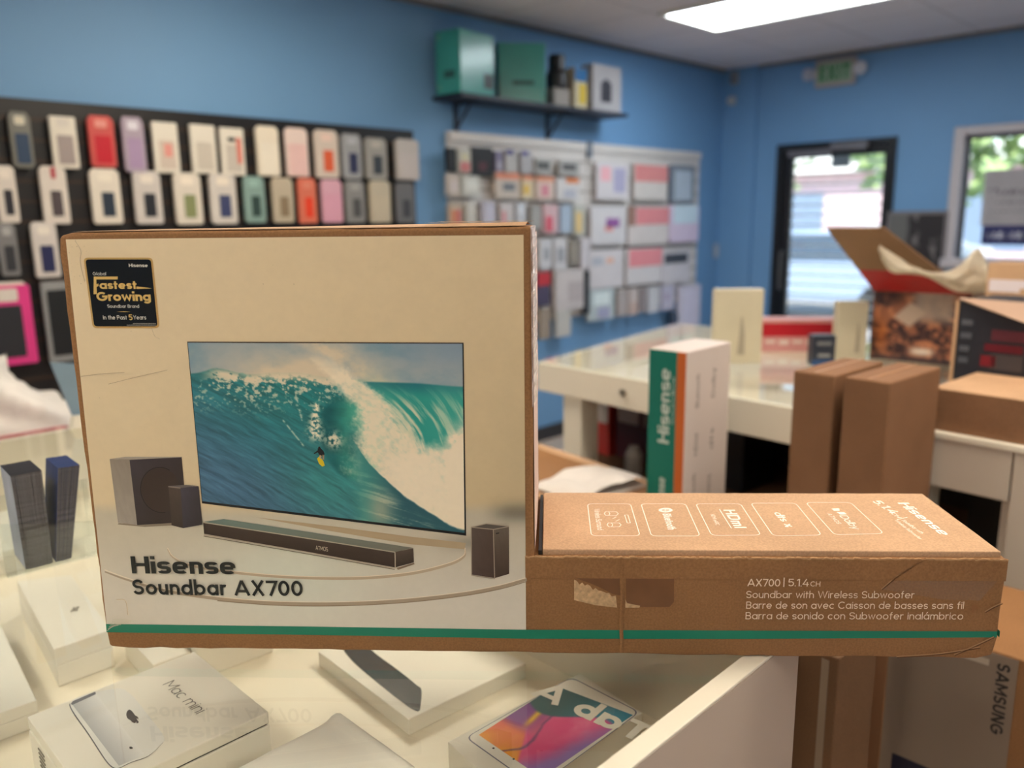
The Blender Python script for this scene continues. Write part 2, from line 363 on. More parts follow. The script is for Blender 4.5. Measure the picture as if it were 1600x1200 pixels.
# shop window
wframe = mat('pale_window_trim', S(196, 188, 190), .45, .03, 5)
mb = MB(); X0, X1 = XW-.04, XW+.1
mb.box(X0, WY1-.07, WZ0-.07, X1, WY1, WZ1); mb.box(X0, WY0, WZ0-.07, X1, WY0+.07, WZ1); mb.box(X0, WY0+.07, WZ1-.06, X1, WY1-.07, WZ1); mb.box(X0-.03, WY0, WZ0-.07, X1, WY1+.01, WZ0)
w = struct(mb.build('window_1', wframe, bevel=.01))
mb = MB(); mb.box(XW+.03, WY1-.095, WZ0, XW+.06, WY1-.072, WZ1-.062); mb.box(XW+.03, WY0+.072, WZ1-.085, XW+.06, WY1-.095, WZ1-.062); mb.box(XW+.03, .5, WZ0, XW+.06, .53, WZ1-.085)
wsash = mb.build('window_sash', mat('dark_sash', S(40, 48, 60), .4), w)
MB().box(XW+.042, WY0+.07, WZ0, XW+.047, WY1-.095, WZ1-.06).build('window_glass', glass_clear, wsash)

# signs hanging inside the window
def flat_sign(name, label, px, x, colr, glyphs):
    p0, p1 = at(px[0], px[1], x=x), at(px[2], px[3], x=x)
    y0, y1, z0, z1 = p1[1], p0[1], p1[2], p0[2]
    t = thing(name, label, 'sign', (x, (y0+y1)/2, z0))
    h = z1-z0; wd = y1-y0
    MB().box(0, -wd/2, 0, .012, wd/2, h).build('board', colr, t, bevel=.003)
    mb = MB()
    for (u, v, l, th, c) in glyphs:
        yy = wd/2-u*wd
        for k in range(int(l*16)):
            ll = wd/22*(.55+.4*((k*7) % 3)/2)
            mb.prism(rrect(yy-k*wd/16-ll, h*(1-v)-th*h/2, yy-k*wd/16, h*(1-v)+th*h/2*(.6+.4*((k*5) % 4)/3), th*h*.2), -.0015, -.0003, 'x', 0, c)
    mb.build('lettering', ink, t)
    return t
flat_sign('window_sign', 'grey window sign with faint darker lettering, above the navy sign', (1540, 266, 1680, 352), XW-.05, mat('grey_sign_card', S(172, 166, 168), .6),
          [(.06, .35, .18, .06, S(110, 105, 110)), (.16, .4, .6, .1, S(110, 105, 110)), (.15, .58, .6, .07, S(140, 135, 138)), (.1, .75, .6, .05, S(150, 146, 148))])
flat_sign('window_sign', 'navy blue window sign with white lettering, below the grey sign', (1535, 352, 1680, 384), XW-.052, mat('navy_sign_card', S(42, 46, 100), .5),
          [(.06, .5, .22, .4, S(200, 200, 215)), (.26, .5, .6, .42, S(200, 200, 215))])

# ceiling lights
def ceiling_light(x, y, label, colr, power):
    t = thing('ceiling_light', label, 'ceiling light', (x, y, HC))
    mb = MB(); a, b, z = .305, .585, -.02
    mb.box(-a-.02, -b-.02, z, -a+.012, b+.02, 0); mb.box(a-.012, -b-.02, z, a+.02, b+.02, 0); mb.box(-a+.012, -b-.02, z, a-.012, -b+.012, 0); mb.box(-a+.012, b-.012, z, a-.012, b+.02, 0)
    mb.build('frame', mat('white_light_frame', S(230, 226, 218), .5), t)
    MB().box(-a+.012, -b+.012, -.012, a-.012, b-.012, -.004).build('diffuser', emit_mat('lamp_diffuser', colr, power), t)
ceiling_light(4.66, 2.42, 'white ceiling light panel above the far shelf, top right of the photo', LAMP_COOL, LAMP_POWER*.95)
LIGHTS = [(1.7, 2.42, LAMP_WARM, 1.0, 'ceiling light panel nearest the phone case wall'), (-.9, 2.42, LAMP_WARM, 1.0, 'ceiling light panel over the left end of the display case'),
          (1.7, .0, LAMP_WARM, 1.15, 'ceiling light panel over the aisle between the counters'), (-.9, .0, LAMP_WARM, .8, 'ceiling light panel just behind the camera position'),
          (4.66, -.0, LAMP_COOL, .3, 'ceiling light panel near the shop window'), (1.7, -2.42, LAMP_WARM, .7, 'ceiling light panel at the right wall'), (-.9, -2.42, LAMP_WARM, .8, 'ceiling light panel in the back corner')]
for x, y, c, k, l in LIGHTS: ceiling_light(x, y, l, c, LAMP_POWER*k)

# exit sign with two lamp heads
ex = thing('exit_sign', 'green EXIT sign with two emergency lamp heads on the front wall', 'exit sign', (XW, 2.815, 2.51))
MB().box(-.045, -.155, .0, -.001, .155, .2).build('housing', mat('exit_housing', S(176, 164, 158), .5), ex, bevel=.012)
MB().prism(rrect(-.13, .03, .13, .17, .01), -.0475, -.0455, 'x').build('sign_face', mat('exit_face', S(150, 176, 148), .4), ex)
text(MB(), 'EXIT', (-.0485, .118, .045), (0, -1, 0), (0, 0, .11), w=.14, width=.236, gap=.12).build('lettering', mat('exit_green', S(36, 120, 66), .4), ex)
for s in (-1, 1):
    mb = MB(); mb.tube([(-.02, s*.165, .10), (-.05, s*.195, .105), (-.075, s*.205, .105)], [.03, .045, .048], 16)
    mb.build('lamp_head', mat('lamp_head_grey', S(196, 196, 206), .3), ex, smooth=False)
# small corner devices
p0 = at(1148, 122, x=XW-.05); s1 = thing('motion_detector', 'small beige motion detector high in the blue corner', 'detector', (XW-.03, p0[1], p0[2]), math.radians(-90))
MB().prism(rrect(-.028, -.05, .028, .05, .012), -.05, -.001, 'y').build('case', mat('detector_beige', S(150, 150, 150), .5), s1, bevel=.006)
MB().prism(rrect(-.02, -.035, .02, .0, .008), -.054, -.0505, 'y').build('lens', mat('detector_lens', S(110, 116, 120), .3), s1)
p0 = at(1143, 157, x=XW-.05); s1 = thing('wall_camera', 'small white camera dome just below the corner motion detector', 'camera', (XW-.03, p0[1], p0[2]), math.radians(-90))
MB().prism(rrect(-.03, -.035, .03, .035, .015), -.02, -.001, 'y').build('mount', mat('camera_white', S(190, 190, 188), .4), s1)
mb = MB(); mb.tube([(0, -.02, 0), (0, -.05, 0), (0, -.07, 0)], [.03, .026, .012], 14); mb.build('dome', mat('camera_dome', S(200, 200, 200), .3), s1, smooth=True)
p0 = at(1120, 392, y=YW-.01); s1 = thing('light_switch', 'pale wall switch plate on the blue wall beside the corner', 'switch', (p0[0], YW, p0[2]))
MB().prism(rrect(-.04, -.06, .04, .06, .006), -.01, -.0005, 'y').build('plate', mat('switch_plate', S(170, 178, 188), .4), s1)
MB().box(-.012, -.018, -.025, .012, -.0105, .025).build('rocker', mat('switch_rocker', S(190, 196, 204), .4), s1)

# ------------------------------------------------------------------ outside
struct(MB().box(XW+.15, -30, -.25, 60, 40, -.15).build('ground', mat('concrete_paving', S(176, 172, 168), .8, .06, 2)))
bld = thing('building', 'low shop building with a pale pink wall across the car park', 'building', (27, 14, -.15))
MB().box(0, -16, 0, 8, 16, 3.0).build('wall', mat('pink_brick', S(214, 190, 196), .8, .08, 4), bld)
MB().box(-.5, -16.3, 3.0, 8.3, 16.3, 3.6).build('roof_fascia', mat('white_fascia', S(235, 235, 230), .6), bld)
mb = MB()
for k in range(5): mb.box(-.05, -14+k*6, .6, -.005, -11+k*6, 2.4)
mb.build('window', mat('shop_window_dark', S(120, 140, 165), .2), bld)
def car(x, y, rz, label, body):
    t = thing('car', label, 'car', (x, y, -.15), rz)
    prof = [(-2.2, .35), (2.2, .35), (2.25, .7), (1.9, .92), (1.1, .98), (.55, 1.42), (-.95, 1.45), (-1.75, 1.02), (-2.2, .95)]
    MB().prism(prof, -.86, .86, 'y').build('body', body, t, bevel=.08, seg=3)
    gl = [(1.0, .98), (.5, 1.36), (-.9, 1.38), (-1.6, 1.0)]
    MB().prism(gl, -.865, .865, 'y').build('window', mat('car_glass', S(70, 90, 110), .1), t)
    for sx in (-1.35, 1.4):
        for sy in (-.8, .8):
            mb = MB(); mb.tube([(sx, sy-.1, .33), (sx, sy+.1, .33)], .33, 20); mb.build('wheel', mat('car_tyre', S(30, 30, 32), .7), t)
            mb = MB(); mb.tube([(sx, sy-.105, .33), (sx, sy+.105, .33)], .19, 14)
car(13.2, 6.0, math.radians(95), 'silver blue parked car seen through the door, nearer one', mat('car_paint_blue', S(150, 170, 195), .25, coat=.5))
car(18.5, 7.0, math.radians(100), 'white parked car further off through the door', mat('car_paint_white', S(225, 228, 230), .25, coat=.5))
def tree(x, y, h, label):
    t = thing('tree', label, 'tree', (x, y, -.15)); r2 = random.Random(int(x*10))
    mb = MB(); mb.tube([(0, 0, 0), (.05, 0, h*.3), (0, .05, h*.6)], [.16, .12, .06], 8); mb.build('trunk', mat('tree_bark', S(95, 78, 62), .9), t)
    mb = MB()
    for k in range(500):
        a = r2.random()*6.28; ph = math.acos(2*r2.random()-1); rr = h*.33*r2.random()**.4
        c = Vector((rr*math.sin(ph)*math.cos(a), rr*math.sin(ph)*math.sin(a), h*.66+rr*.9*math.cos(ph))); s = .16+.14*r2.random()
        d1 = Vector((r2.random()-.5, r2.random()-.5, r2.random()-.5)).normalized()*s; d2 = d1.orthogonal().normalized()*s*.6
        mb.add([c-d1, c+d2, c+d1, c-d2], [(0, 1, 2, 3)])
    mb.build('foliage', mat('tree_leaf', S(168, 190, 130), .7, .2, 3), t)
tree(19, 10.5, 5.2, 'leafy green tree outside beyond the door'); tree(15, 4.6, 5.0, 'leafy green tree outside beyond the shop window, left one'); tree(19.5, .2, 5.6, 'leafy green tree outside beyond the shop window, right one')
# ------------------------------------------------------------------ front glass display case
GZ = 1.04; DK = .84
case = thing('display_case', 'white glass-topped display case that the large soundbar carton stands on', 'display case', (0, 0, 0))
CX0, CX1, CY0, CY1 = -1.6, .913, .402, 2.27
mb = MB()
mb.box(CX0, CY0, .08, CX1, CY0+.024, GZ-.0045); mb.build('side_panel', mat('case_panel_shaded', S(196, 182, 172), .4, .02, 4), case); MB().box(CX0, CY0, GZ-.0044, CX1, CY0+.024, GZ).build('top_rail', white_lam, case, bevel=.0012)  # outer face's shade mixed into a darker panel colour than the rail
MB().box(CX1-.024, CY0+.0245, .08, CX1, CY1, GZ-.0075).build('end_panel', white_lam, case, bevel=.0015)
MB().box(CX0, CY1-.024, .08, CX1-.0245, CY1, GZ-.0075).build('far_panel', white_lam, case, bevel=.0015)
MB().box(CX0, CY0+.0245, .08, CX0+.024, CY1-.0245, GZ-.0075).build('near_panel', white_lam, case)
MB().box(CX0+.024, CY0+.0245, DK-.02, CX1-.0245, CY1-.0245, DK).build('deck', mat('deck_white', S(240, 232, 214), .35, .015, 3), case)
mb = MB(); mb.box(CX0+.024, CY0+.0245, .985, CX1-.0245, CY0+.045, .999); mb.build('inner_ledge', white_lam, case)
mb = MB(); mb.box(CX0, CY0+.0245, GZ-.0065, CX1, 1.338, GZ); mb.build('glass_pane', glass_top, case)
mb = MB(); mb.box(CX0, 1.342, GZ-.0065, CX1, CY1, GZ); mb.build('glass_pane', glass_top, case)
MB().box(CX0+.05, CY0+.05, 0, CX1-.05, CY1-.05, .08).build('plinth', black_paint, case)

# ------------------------------------------------------------------ the large L-shaped soundbar carton
BO = np.array([.296, .995, GZ+.0012]); BR = math.radians(-48.039); BL, BH, Bh, BD, BN = 1.06, .5033, .1284, .208, .5236
BE = np.array([math.cos(BR), math.sin(BR), 0]); BG = np.array([-BE[1], BE[0], 0])
box = thing('soundbar_carton', 'large L-shaped brown cardboard soundbar carton with a surfing television picture, on the glass case', 'carton', BO, BR)
def loc_(P): d = P-BO; return np.array([d@BE, d@BG, d[2]])
def fp(u, w, lift=0.0):      # photo point -> carton front plane (local x, z)
    d = ray(u, w); t = ((BO-CAM)@BG-lift)/(d@BG); q = loc_(CAM+t*d); return q[0], q[2]
LZ = Bh+.0035
def tp(u, w):                # photo point -> lid top plane (local x, y)
    d = ray(u, w); t = (BO[2]+LZ-CAM[2])/d[2]; q = loc_(CAM+t*d); return q[0], q[1]
def crumple(mb, x0, y0, z0, x1, y1, z1, r=.004, m=0, amp=.0012, seed=1, corner=()):
    lo = np.array([x0, y0, z0]); hi = np.array([x1, y1, z1]); A = []
    for k in range(3):
        n = max(4, int((hi[k]-lo[k])/.02)); A.append(sorted(set([lo[k], lo[k]+r*.3, lo[k]+r*.7, hi[k]-r*.3, hi[k]-r*.7, hi[k]]+list(np.linspace(lo[k]+r, hi[k]-r, n)))))
    def pos(p):
        p = np.array(p, float); q = np.minimum(np.maximum(p, lo+r), hi-r); d = p-q; l = np.linalg.norm(d)
        if l > 1e-9: p = q+d/l*r
        nb = sum(1 for k in range(3) if min(abs(p[k]-lo[k]), abs(p[k]-hi[k])) < .006)
        if nb >= 2 and amp:
            s = float(noise2(p[0]*47+p[2]*31, p[1]*53+p[2]*17, seed)); c = (lo+hi)/2; p = p+np.sign(c-p)*np.array([min(abs(p[k]-lo[k]), abs(p[k]-hi[k])) < .006 for k in range(3)])*s*amp
        for cc, rad, push in corner:
            dd = np.linalg.norm(p-np.array(cc)); 
            if dd < rad: p = p+np.array(push)*(1-dd/rad)**1.5
        return p
    for k in range(3):
        i, j = [a for a in range(3) if a != k]
        for side, val in ((0, lo[k]), (1, hi[k])):
            V = []
            for b in A[j]:
                for a in A[i]:
                    q = [0, 0, 0]; q[k] = val; q[i] = a; q[j] = b; V.append(pos(q))
            na, nb = len(A[i]), len(A[j]); F = []
            for b in range(nb-1):
                for a in range(na-1):
                    f = (b*na+a, b*na+a+1, (b+1)*na+a+1, (b+1)*na+a); flip = (side == 1) ^ (k == 1)
                    F.append(f if flip else f[::-1])
            mb.add(V, F, m)
    return mb
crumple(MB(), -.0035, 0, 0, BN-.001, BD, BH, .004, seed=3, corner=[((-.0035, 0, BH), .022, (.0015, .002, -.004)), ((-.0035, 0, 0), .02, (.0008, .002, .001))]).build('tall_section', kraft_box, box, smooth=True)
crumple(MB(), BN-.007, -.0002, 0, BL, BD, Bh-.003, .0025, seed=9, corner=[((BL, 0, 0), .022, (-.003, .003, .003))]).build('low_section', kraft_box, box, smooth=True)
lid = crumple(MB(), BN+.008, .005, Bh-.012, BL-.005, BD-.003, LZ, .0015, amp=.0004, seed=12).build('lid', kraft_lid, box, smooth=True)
MB().box(BN+.0035, .003, Bh-.0025, BN+.0075, BD-.01, LZ-.001).build('lid_gap', black_paint, box)
# torn flap edge along the front of the low section
mb = MB(); n = 150; V = []
for k in range(n+1):
    x = BN-.012+(BL-BN+.012)*k/n; z = Bh-.004+.0016*(noise2(k*.9, 3, 5)-.2)+.0004*(k % 2)
    V += [(x, -.0012, Bh-.03), (x, -.0012, z), (x, .0014, z)]
F = []
for k in range(n): F += [(3*k, 3*k+3, 3*k+4, 3*k+1), (3*k+1, 3*k+4, 3*k+5, 3*k+2)]
mb.add(V, F); mb.build('front_flap', kraft_box, box)
mb = MB(); V = []; n = 260
for k in range(n+1):
    x = BN-.012+(BL-BN+.012)*k/n; z = Bh-.0042+.0016*(noise2(k*.53, 3, 5)-.2); V += [(x, -.0015, z-.0006-.0007*rng.random()), (x, -.0015, z+.0005+.0006*rng.random()), (x, .0016, z+.0004)]
mb.add(V, [f for k in range(n) for f in ((3*k, 3*k+3, 3*k+4, 3*k+1), (3*k+1, 3*k+4, 3*k+5, 3*k+2))])
mb.build('torn_edge', mat('torn_kraft', S(186, 146, 106), .9), box)

# printed artwork on the front ------------------------------------------------
def fpoly(mb, pts, layer, col, m=0):
    V = []
    for u, w in pts:
        s, t = fp(u, w); V.append((s, -.0004-.00016*layer, t))
    mb.add(V, [tuple(range(len(V)))[::-1]], m, col); return mb
def fgrid(mb, q, nu, nv, layer, fn):
    q = np.array(q, float)
    def P(u, v):
        a = (q[0]*(1-u)+q[1]*u)*(1-v)+(q[3]*(1-u)+q[2]*u)*v; s, t = fp(*a); return (s, -.0004-.00016*layer, t)
    mb.grid(P, nu, nv, 0, fn); return mb
def mixc(A, B, t): return A*(1-t[..., None])+B*t[..., None]
def c3(r, g, b): return np.array([r, g, b], float)/255
def bezier(pts, n=40):
    pts = np.array(pts, float); out = []
    for k in range(n+1):
        t = k/n; P = pts.copy()
        while len(P) > 1: P = P[:-1]*(1-t)+P[1:]*t
        out.append(P[0])
    return out
def catmull(pts, n=10):
    P = [np.array(p, float) for p in pts]; P = [2*P[0]-P[1]]+P+[2*P[-1]-P[-2]]; out = []
    for i in range(1, len(P)-2):
        for k in range(n):
            t = k/n; out.append(.5*(2*P[i]+(P[i+1]-P[i-1])*t+(2*P[i-1]-5*P[i]+4*P[i+1]-P[i+2])*t*t+(3*P[i]-P[i-1]-3*P[i+1]+P[i+2])*t**3))
    return out+[P[-2]]
def label_fn(U, V):
    X = 103+U*716; Y = 372+V*606
    wallc = mixc(c3(238, 217, 184), c3(216, 194, 156), ss(0, 1, V*.5+U*.5))
    wallc = mixc(wallc, c3(200, 182, 150)+0*wallc, ss(.86, 1, U)*ss(.2, .7, V)*.5)
    fl = mixc(c3(206, 196, 178)+0*wallc, c3(226, 218, 208)+0*wallc, ss(790, 960, Y))
    fl = mixc(fl, c3(222, 232, 220)+0*fl, np.exp(-((X-420)/130)**2-((Y-900)/70)**2)*.55)
    hor = 800+10*U-14*ss(.5, 1, U)
    c = mixc(wallc, fl, ss(-18, 8, Y-hor))
    dk = np.exp(-((Y-(806-8*U))/15)**2)*ss(740, 800, X)*.35
    c = c*(1-dk[..., None])
    dk = np.exp(-((Y-845)/12)**2)*ss(640, 740, X)*(1-ss(735, 760, X))*.22
    c = c*(1-dk[..., None])
    c = c*(.985+.03*fbm(X/30, Y/30, 3))[..., None]
    return SN(np.clip(c, 0, 1))
art = MB()
fgrid(art, [(103, 374), (818, 367), (822, 984.5), (167, 975)], 180, 150, 0, label_fn)
def arcband(pts, w, layer, col):
    P = catmull(pts, 12); w = [w]*len(P) if not hasattr(w, '__len__') else list(np.interp(np.linspace(0, 1, len(P)), np.linspace(0, 1, len(w)), w))
    n = len(P); A = []; B = []
    for i in range(n):
        t = P[min(i+1, n-1)]-P[max(i-1, 0)]; t = t/np.linalg.norm(t); nn = np.array([-t[1], t[0]]); A.append(P[i]+nn*w[i]/2); B.append(P[i]-nn*w[i]/2)
    for i in range(n-1): fpoly(art, [A[i], A[i+1], B[i+1], B[i]], layer, col)
# stage steps
st1 = [(262, 858), (272, 872), (300, 884), (372, 895), (460, 902), (560, 903), (640, 896), (700, 882), (724, 870), (727, 858)]
st2 = [(164, 893), (200, 906), (260, 923), (340, 935), (430, 942), (530, 943), (630, 938), (720, 928), (780, 917), (823, 905)]
arcband(st1, [1.5, 2, 3, 4, 4, 5, 5, 5, 4, 2], 1, S(196, 176, 152)); arcband([(u, w-2.4) for u, w in st1], 1.1, 2, S(244, 228, 208))
arcband(st2, [2, 3, 4, 5, 6, 6, 6, 6, 5, 4], 1, S(178, 160, 140)); arcband([(u, w-3) for u, w in st2], 1.2, 2, S(246, 232, 214))
arcband([(u, w+3.2) for u, w in st2[3:]], 1.2, 2, S(150, 132, 112))
# floor shade below the picture of the television, printed
fpoly(art, [(400, 808), (520, 822), (640, 838), (728, 848), (726, 858), (640, 850), (520, 830)], 1, S(188, 166, 136))
# subwoofer
def facegrad(q, c0, c1, layer, nu=8, nv=8, diag=False):
    def fn(U, V): return SN(np.clip(mixc(c0+0*U[..., None], c1+0*U[..., None], (U+V)/2 if diag else V)*(.97+.06*noise2(U*40, V*40, 5))[..., None], 0, 1))
    fgrid(art, q, nu, nv, layer, fn)
fpoly(art, [(186, 817), (228, 819), (300, 813), (300, 819), (226, 823), (184, 819)], 2, S(150, 136, 120))
facegrad([(172, 717), (203, 717), (215, 820), (185, 816)], c3(150, 138, 128), c3(168, 158, 150), 3)
fpoly(art, [(172, 717), (196, 713.5), (285, 713.5), (284, 716), (203, 718.5)], 3, S(178, 166, 154))
facegrad([(203, 718), (284.5, 714), (293, 815), (215, 820)], c3(70, 62, 70), c3(52, 40, 36), 4, diag=True)
cir = [(252+32*math.cos(a)*(1)+2*math.sin(a), 765+36*math.sin(a)) for a in np.linspace(0, 2*math.pi, 37)]
for i in range(8, 30): 
    a, b = np.array(cir[i]), np.array(cir[i+1]); ce = np.array((252, 765)); fpoly(art, [a, b, ce+(b-ce)*.965, ce+(a-ce)*.965], 6, S(26, 20, 20))
fpoly(art, [np.array((252, 765))+(np.array(p)-np.array((252, 765)))*.96 for p in cir[:-1]], 5, S(62, 48, 44))
# left satellite
facegrad([(264, 759), (283, 761.5), (287, 824.5), (269, 820)], c3(84, 72, 66), c3(66, 54, 48), 7)
facegrad([(283, 761.5), (311, 759), (317, 819), (287, 824.5)], c3(74, 70, 84), c3(52, 44, 48), 7, diag=True)
fpoly(art, [(264, 758.6), (291, 757), (311, 758.6), (283, 761.8)], 8, S(112, 104, 104))
fpoly(art, [(264, 758.6), (283, 761), (283, 762.6), (264, 760.4)], 9, S(150, 136, 128))
# right satellite
facegrad([(736.5, 823), (771, 826), (773, 902.5), (737, 897)], c3(96, 82, 76), c3(76, 58, 52), 5, diag=True)
facegrad([(771, 826), (795, 822), (795.5, 896), (773, 902.5)], c3(110, 98, 88), c3(72, 56, 48), 5)
fpoly(art, [(736.5, 823), (760, 817.5), (795, 821.5), (771, 826.5)], 5, S(92, 84, 80))
for a, b in (((736.5, 823), (771, 826.5)), ((771, 826.5), (795, 822)), ((771, 826), (773, 903)), ((737, 898), (773, 903.5)), ((736.5, 823), (737, 898)), ((736.5, 823), (760, 817.5)), ((760, 817.5), (795, 821.5))): arcband([a, ((a[0]+b[0])/2, (a[1]+b[1])/2), b], 1.3, 7, S(176, 160, 144))
fpoly(art, [(775, 832), (780, 831), (780, 833), (775, 834)], 7, S(40, 34, 32))
# soundbar
facegrad([(318, 816), (617, 862), (617, 886), (319.5, 833.5)], c3(70, 56, 50), c3(60, 46, 40), 4, 24, 4)
facegrad([(317.5, 815), (350, 810.5), (646, 855.5), (618, 862)], c3(112, 132, 128), c3(122, 120, 110), 4, 24, 3)
facegrad([(617, 862), (646, 856), (647, 878), (618, 886)], c3(84, 70, 62), c3(62, 50, 44), 4)
arcband([(318, 815.5), (468, 838.5), (617, 862)], 1.6, 6, S(190, 178, 160)); arcband([(319.5, 834.5), (468, 860), (617, 887)], 1.5, 6, S(196, 182, 164)); arcband([(319, 837), (468, 862.5), (617, 889)], 1.0, 6, S(110, 92, 76))
arcband([(617.5, 862), (617.8, 874), (618, 887)], 1.4, 6, S(196, 184, 166)); fpoly(art, [(620, 887), (647, 879), (648, 881), (622, 890)], 3, S(140, 120, 100))
# television
fpoly(art, [(293, 533.8), (724.5, 535.5), (728.5, 836.5), (316, 786)], 3, S(24, 22, 24))
fpoly(art, [(293, 533.4), (724.5, 535), (724.5, 536), (293, 534.6)], 4, S(120, 100, 84))
def wave_fn(U, V):
    n1 = fbm(U*9, V*9, 11); n2 = fbm(U*26, V*22, 21); n3 = fbm(U*60, V*52, 31, 4)
    sky = mixc(c3(126, 158, 178)+0*U[..., None], c3(168, 178, 184)+0*U[..., None], ss(.1, .8, n1+.3*V))
    sky = mixc(sky, c3(140, 160, 180)+0*sky, ss(.65, 1, U)*(1-ss(.0, .2, V)))
    crest = .2-.045*np.exp(-((U-.1)/.07)**2)-.03*np.exp(-((U-.36)/.14)**2)+.012*(n2-.5)
    face = mixc(c3(40, 128, 132)+0*sky, c3(72, 112, 144)+0*sky, ss(.0, 1.0, (V-.3)*1.1+(.45-U)*.9))
    face = mixc(face, c3(60, 150, 142)+0*sky, np.exp(-((U-.5)/.18)**2-((V-.85)/.25)**2)*.55)
    # ripples that follow the wave up and to the right
    a = (U*1.2+V*1.9); b = (V*1.6-U*1.3)
    rip = fbm(a*5, b*34+n1*2, 41, 4); face = face*(.74+.52*rip)[..., None]
    c = mixc(sky, face, ss(-.004, .01, V-crest)*(1-ss(.62, .66, U-.1*(V-.2))))
    # spray haze above the crest
    hz = np.exp(-((U-.40)/.24)**2)*ss(-.04, .2, V)*(1-ss(crest+.0, crest+.07, V))*(.45+1.0*n1)
    hz = np.maximum(hz, np.exp(-(((U-.5)-(V-.02)*.9)/.09)**2)*(1-ss(.2, .34, V))*(.25+1.0*n2))
    c = mixc(c, c3(236, 214, 184)+0*c, np.clip(hz, 0, .85))
    # broken foam along the crest
    band = ss(-.01, .03, V-crest)*(1-ss(.07+.05*np.sin(U*7), .2, V-crest))*(1-ss(.5, .6, U))*ss(.02, .12, U)
    n4 = fbm(U*110, V*80, 91, 4); fl = ss(.5, .64, n3*.45+n4*.4+n2*.3-.085+.18*(1-ss(0, .10, V-crest))); c = mixc(c, c3(240, 222, 196)+0*c, np.clip(band*fl, 0, 1)*.95)
    band2 = ss(.03, .1, V-crest)*(1-ss(.16, .3, V-crest))*(1-ss(.52, .62, U)); c = mixc(c, c3(190, 206, 190)+0*c, band2*ss(.56, .68, n4*.6+n3*.45)*.8)
    # back of the wave: water falling to the right
    top = .213+.012*ss(.8, 1, U); back = ss(.6, .66, U-.25*(V-.2))*ss(top-.004, top+.008, V)
    q = np.sqrt(np.maximum((U-.52)**2+((V-.72)*.70)**2, 1e-6)); ang = np.arctan2(U-.52, .72-V)
    st = fbm(q*70, ang*3.2, 51, 4)
    bk = mixc(c3(44, 158, 150)+0*c, c3(34, 112, 128)+0*c, (1-ss(top, top+.09, V))*.8); bk = mixc(bk, c3(226, 226, 200)+0*c, np.clip(ss(.40, .70, st)*ss(.0, .16, V-top)*.95, 0, 1))
    bk = mixc(bk, c3(90, 190, 172)+0*c, ss(.82, .95, U)*.35); c = mixc(c, bk, back)
    # the dark green barrel
    d = ((U-.585)/.125)**2+((V-.52)/.26)**2; bar = 1-ss(.75, 1.1, d)
    bc = mixc(c3(22, 98, 104)+0*c, c3(76, 186, 160)+0*c, ss(.53, .66, U+.05*n1)); bc = mixc(bc, c3(20, 80, 96)+0*c, np.exp(-((U-.60)/.035)**2-((V-.58)/.12)**2)*.8); bc = bc*(.8+.4*fbm(U*12, V*20, 61))[..., None]; c = mixc(c, bc, bar*ss(.27, .36, V))
    gl = np.exp(-((U-.67)/.07)**2-((V-.5)/.22)**2); c = mixc(c, c3(120, 196, 176)+0*c, np.clip(gl*.8, 0, 1))
    # thick lip of foam
    cx = .49+.19*ss(.06, .40, V)+.15*ss(.36, .95, V); wd = .055+.03*ss(.1, .4, V)+.11*ss(.35, .75, V)
    lip = (1-ss(.45, 1.2, np.abs(U-cx)/wd+.7*(n2-.5)+.4*(n4-.5)))*ss(.02, .2, V); c = mixc(c, c3(252, 236, 210)+0*c, np.clip(lip*(.72+.5*n3), 0, 1)*.96)
    foam = ss(-.05, .06, (V-.60-.32*(.8-U)*2.0)+.22*(n1-.5))*ss(.66, .78, U)+ss(.0, .08, (U-.925)+.10*(n1-.5))*ss(.36, .5, V); c = mixc(c, c3(254, 238, 214)+0*c, np.clip(foam*(.8+.3*n3), 0, 1))
    # near trough in front of the foam
    low = .58+.30*ss(.52, .86, U)+.1*ss(.8, 1, U)-.16*(1-ss(.5, .66, U)); tr = ss(0, .012, V-low+.012*(n2-.5))*ss(.55, .63, U)
    r3 = fbm((U+V*.4)*6, (V-U*.28)*46, 71, 4); tc = mixc(c3(44, 96, 110)+0*c, c3(214, 208, 188)+0*c, np.clip(ss(.52, .72, r3)*ss(.02, .16, V-low), 0, .85))
    tc = mixc(tc, c3(72, 160, 154)+0*c, (1-ss(.6, .78, U))*.8); tc = mixc(tc, c3(236, 206, 172)+0*c, np.exp(-((U-.68)/.05)**2-((V-.93)/.1)**2)*.5); c = mixc(c, tc, tr)
    # surfer's wake
    wk = np.exp(-((U-(.462-.015*np.sin((V-.33)*9)))/(.008+.05*ss(.4, .56, V)*0+.022*ss(.33, .56, V)))**2)*ss(.32, .36, V)*(1-ss(.52, .6, V)); c = mixc(c, c3(248, 238, 214)+0*c, np.clip(wk*ss(.40, .56, n4*.6+n3*.4)*1.2, 0, 1))
    sp = np.exp(-((U-.515)/.03)**2-((V-.555)/.045)**2); c = mixc(c, c3(240, 230, 206)+0*c, np.clip(sp*ss(.38, .58, n4*.6+n3*.4)*1.3, 0, .95))
    for (u0, v0, u1, v1) in ((.33, .46, .40, .60), (.385, .32, .40, .45)):
        t = np.clip(((U-u0)*(u1-u0)+(V-v0)*(v1-v0))/((u1-u0)**2+(v1-v0)**2), 0, 1); dd = np.hypot(U-u0-t*(u1-u0), (V-v0-t*(v1-v0))*.7); c = mixc(c, c3(196, 214, 200)+0*c, np.exp(-(dd/.0035)**2)*ss(.45, .6, n3)*.9)
    return SN(np.clip(c, 0, 1))
fgrid(art, [(294.3, 535.3), (722.6, 537), (726, 832), (316.8, 782.5)], 330, 220, 5, wave_fn)
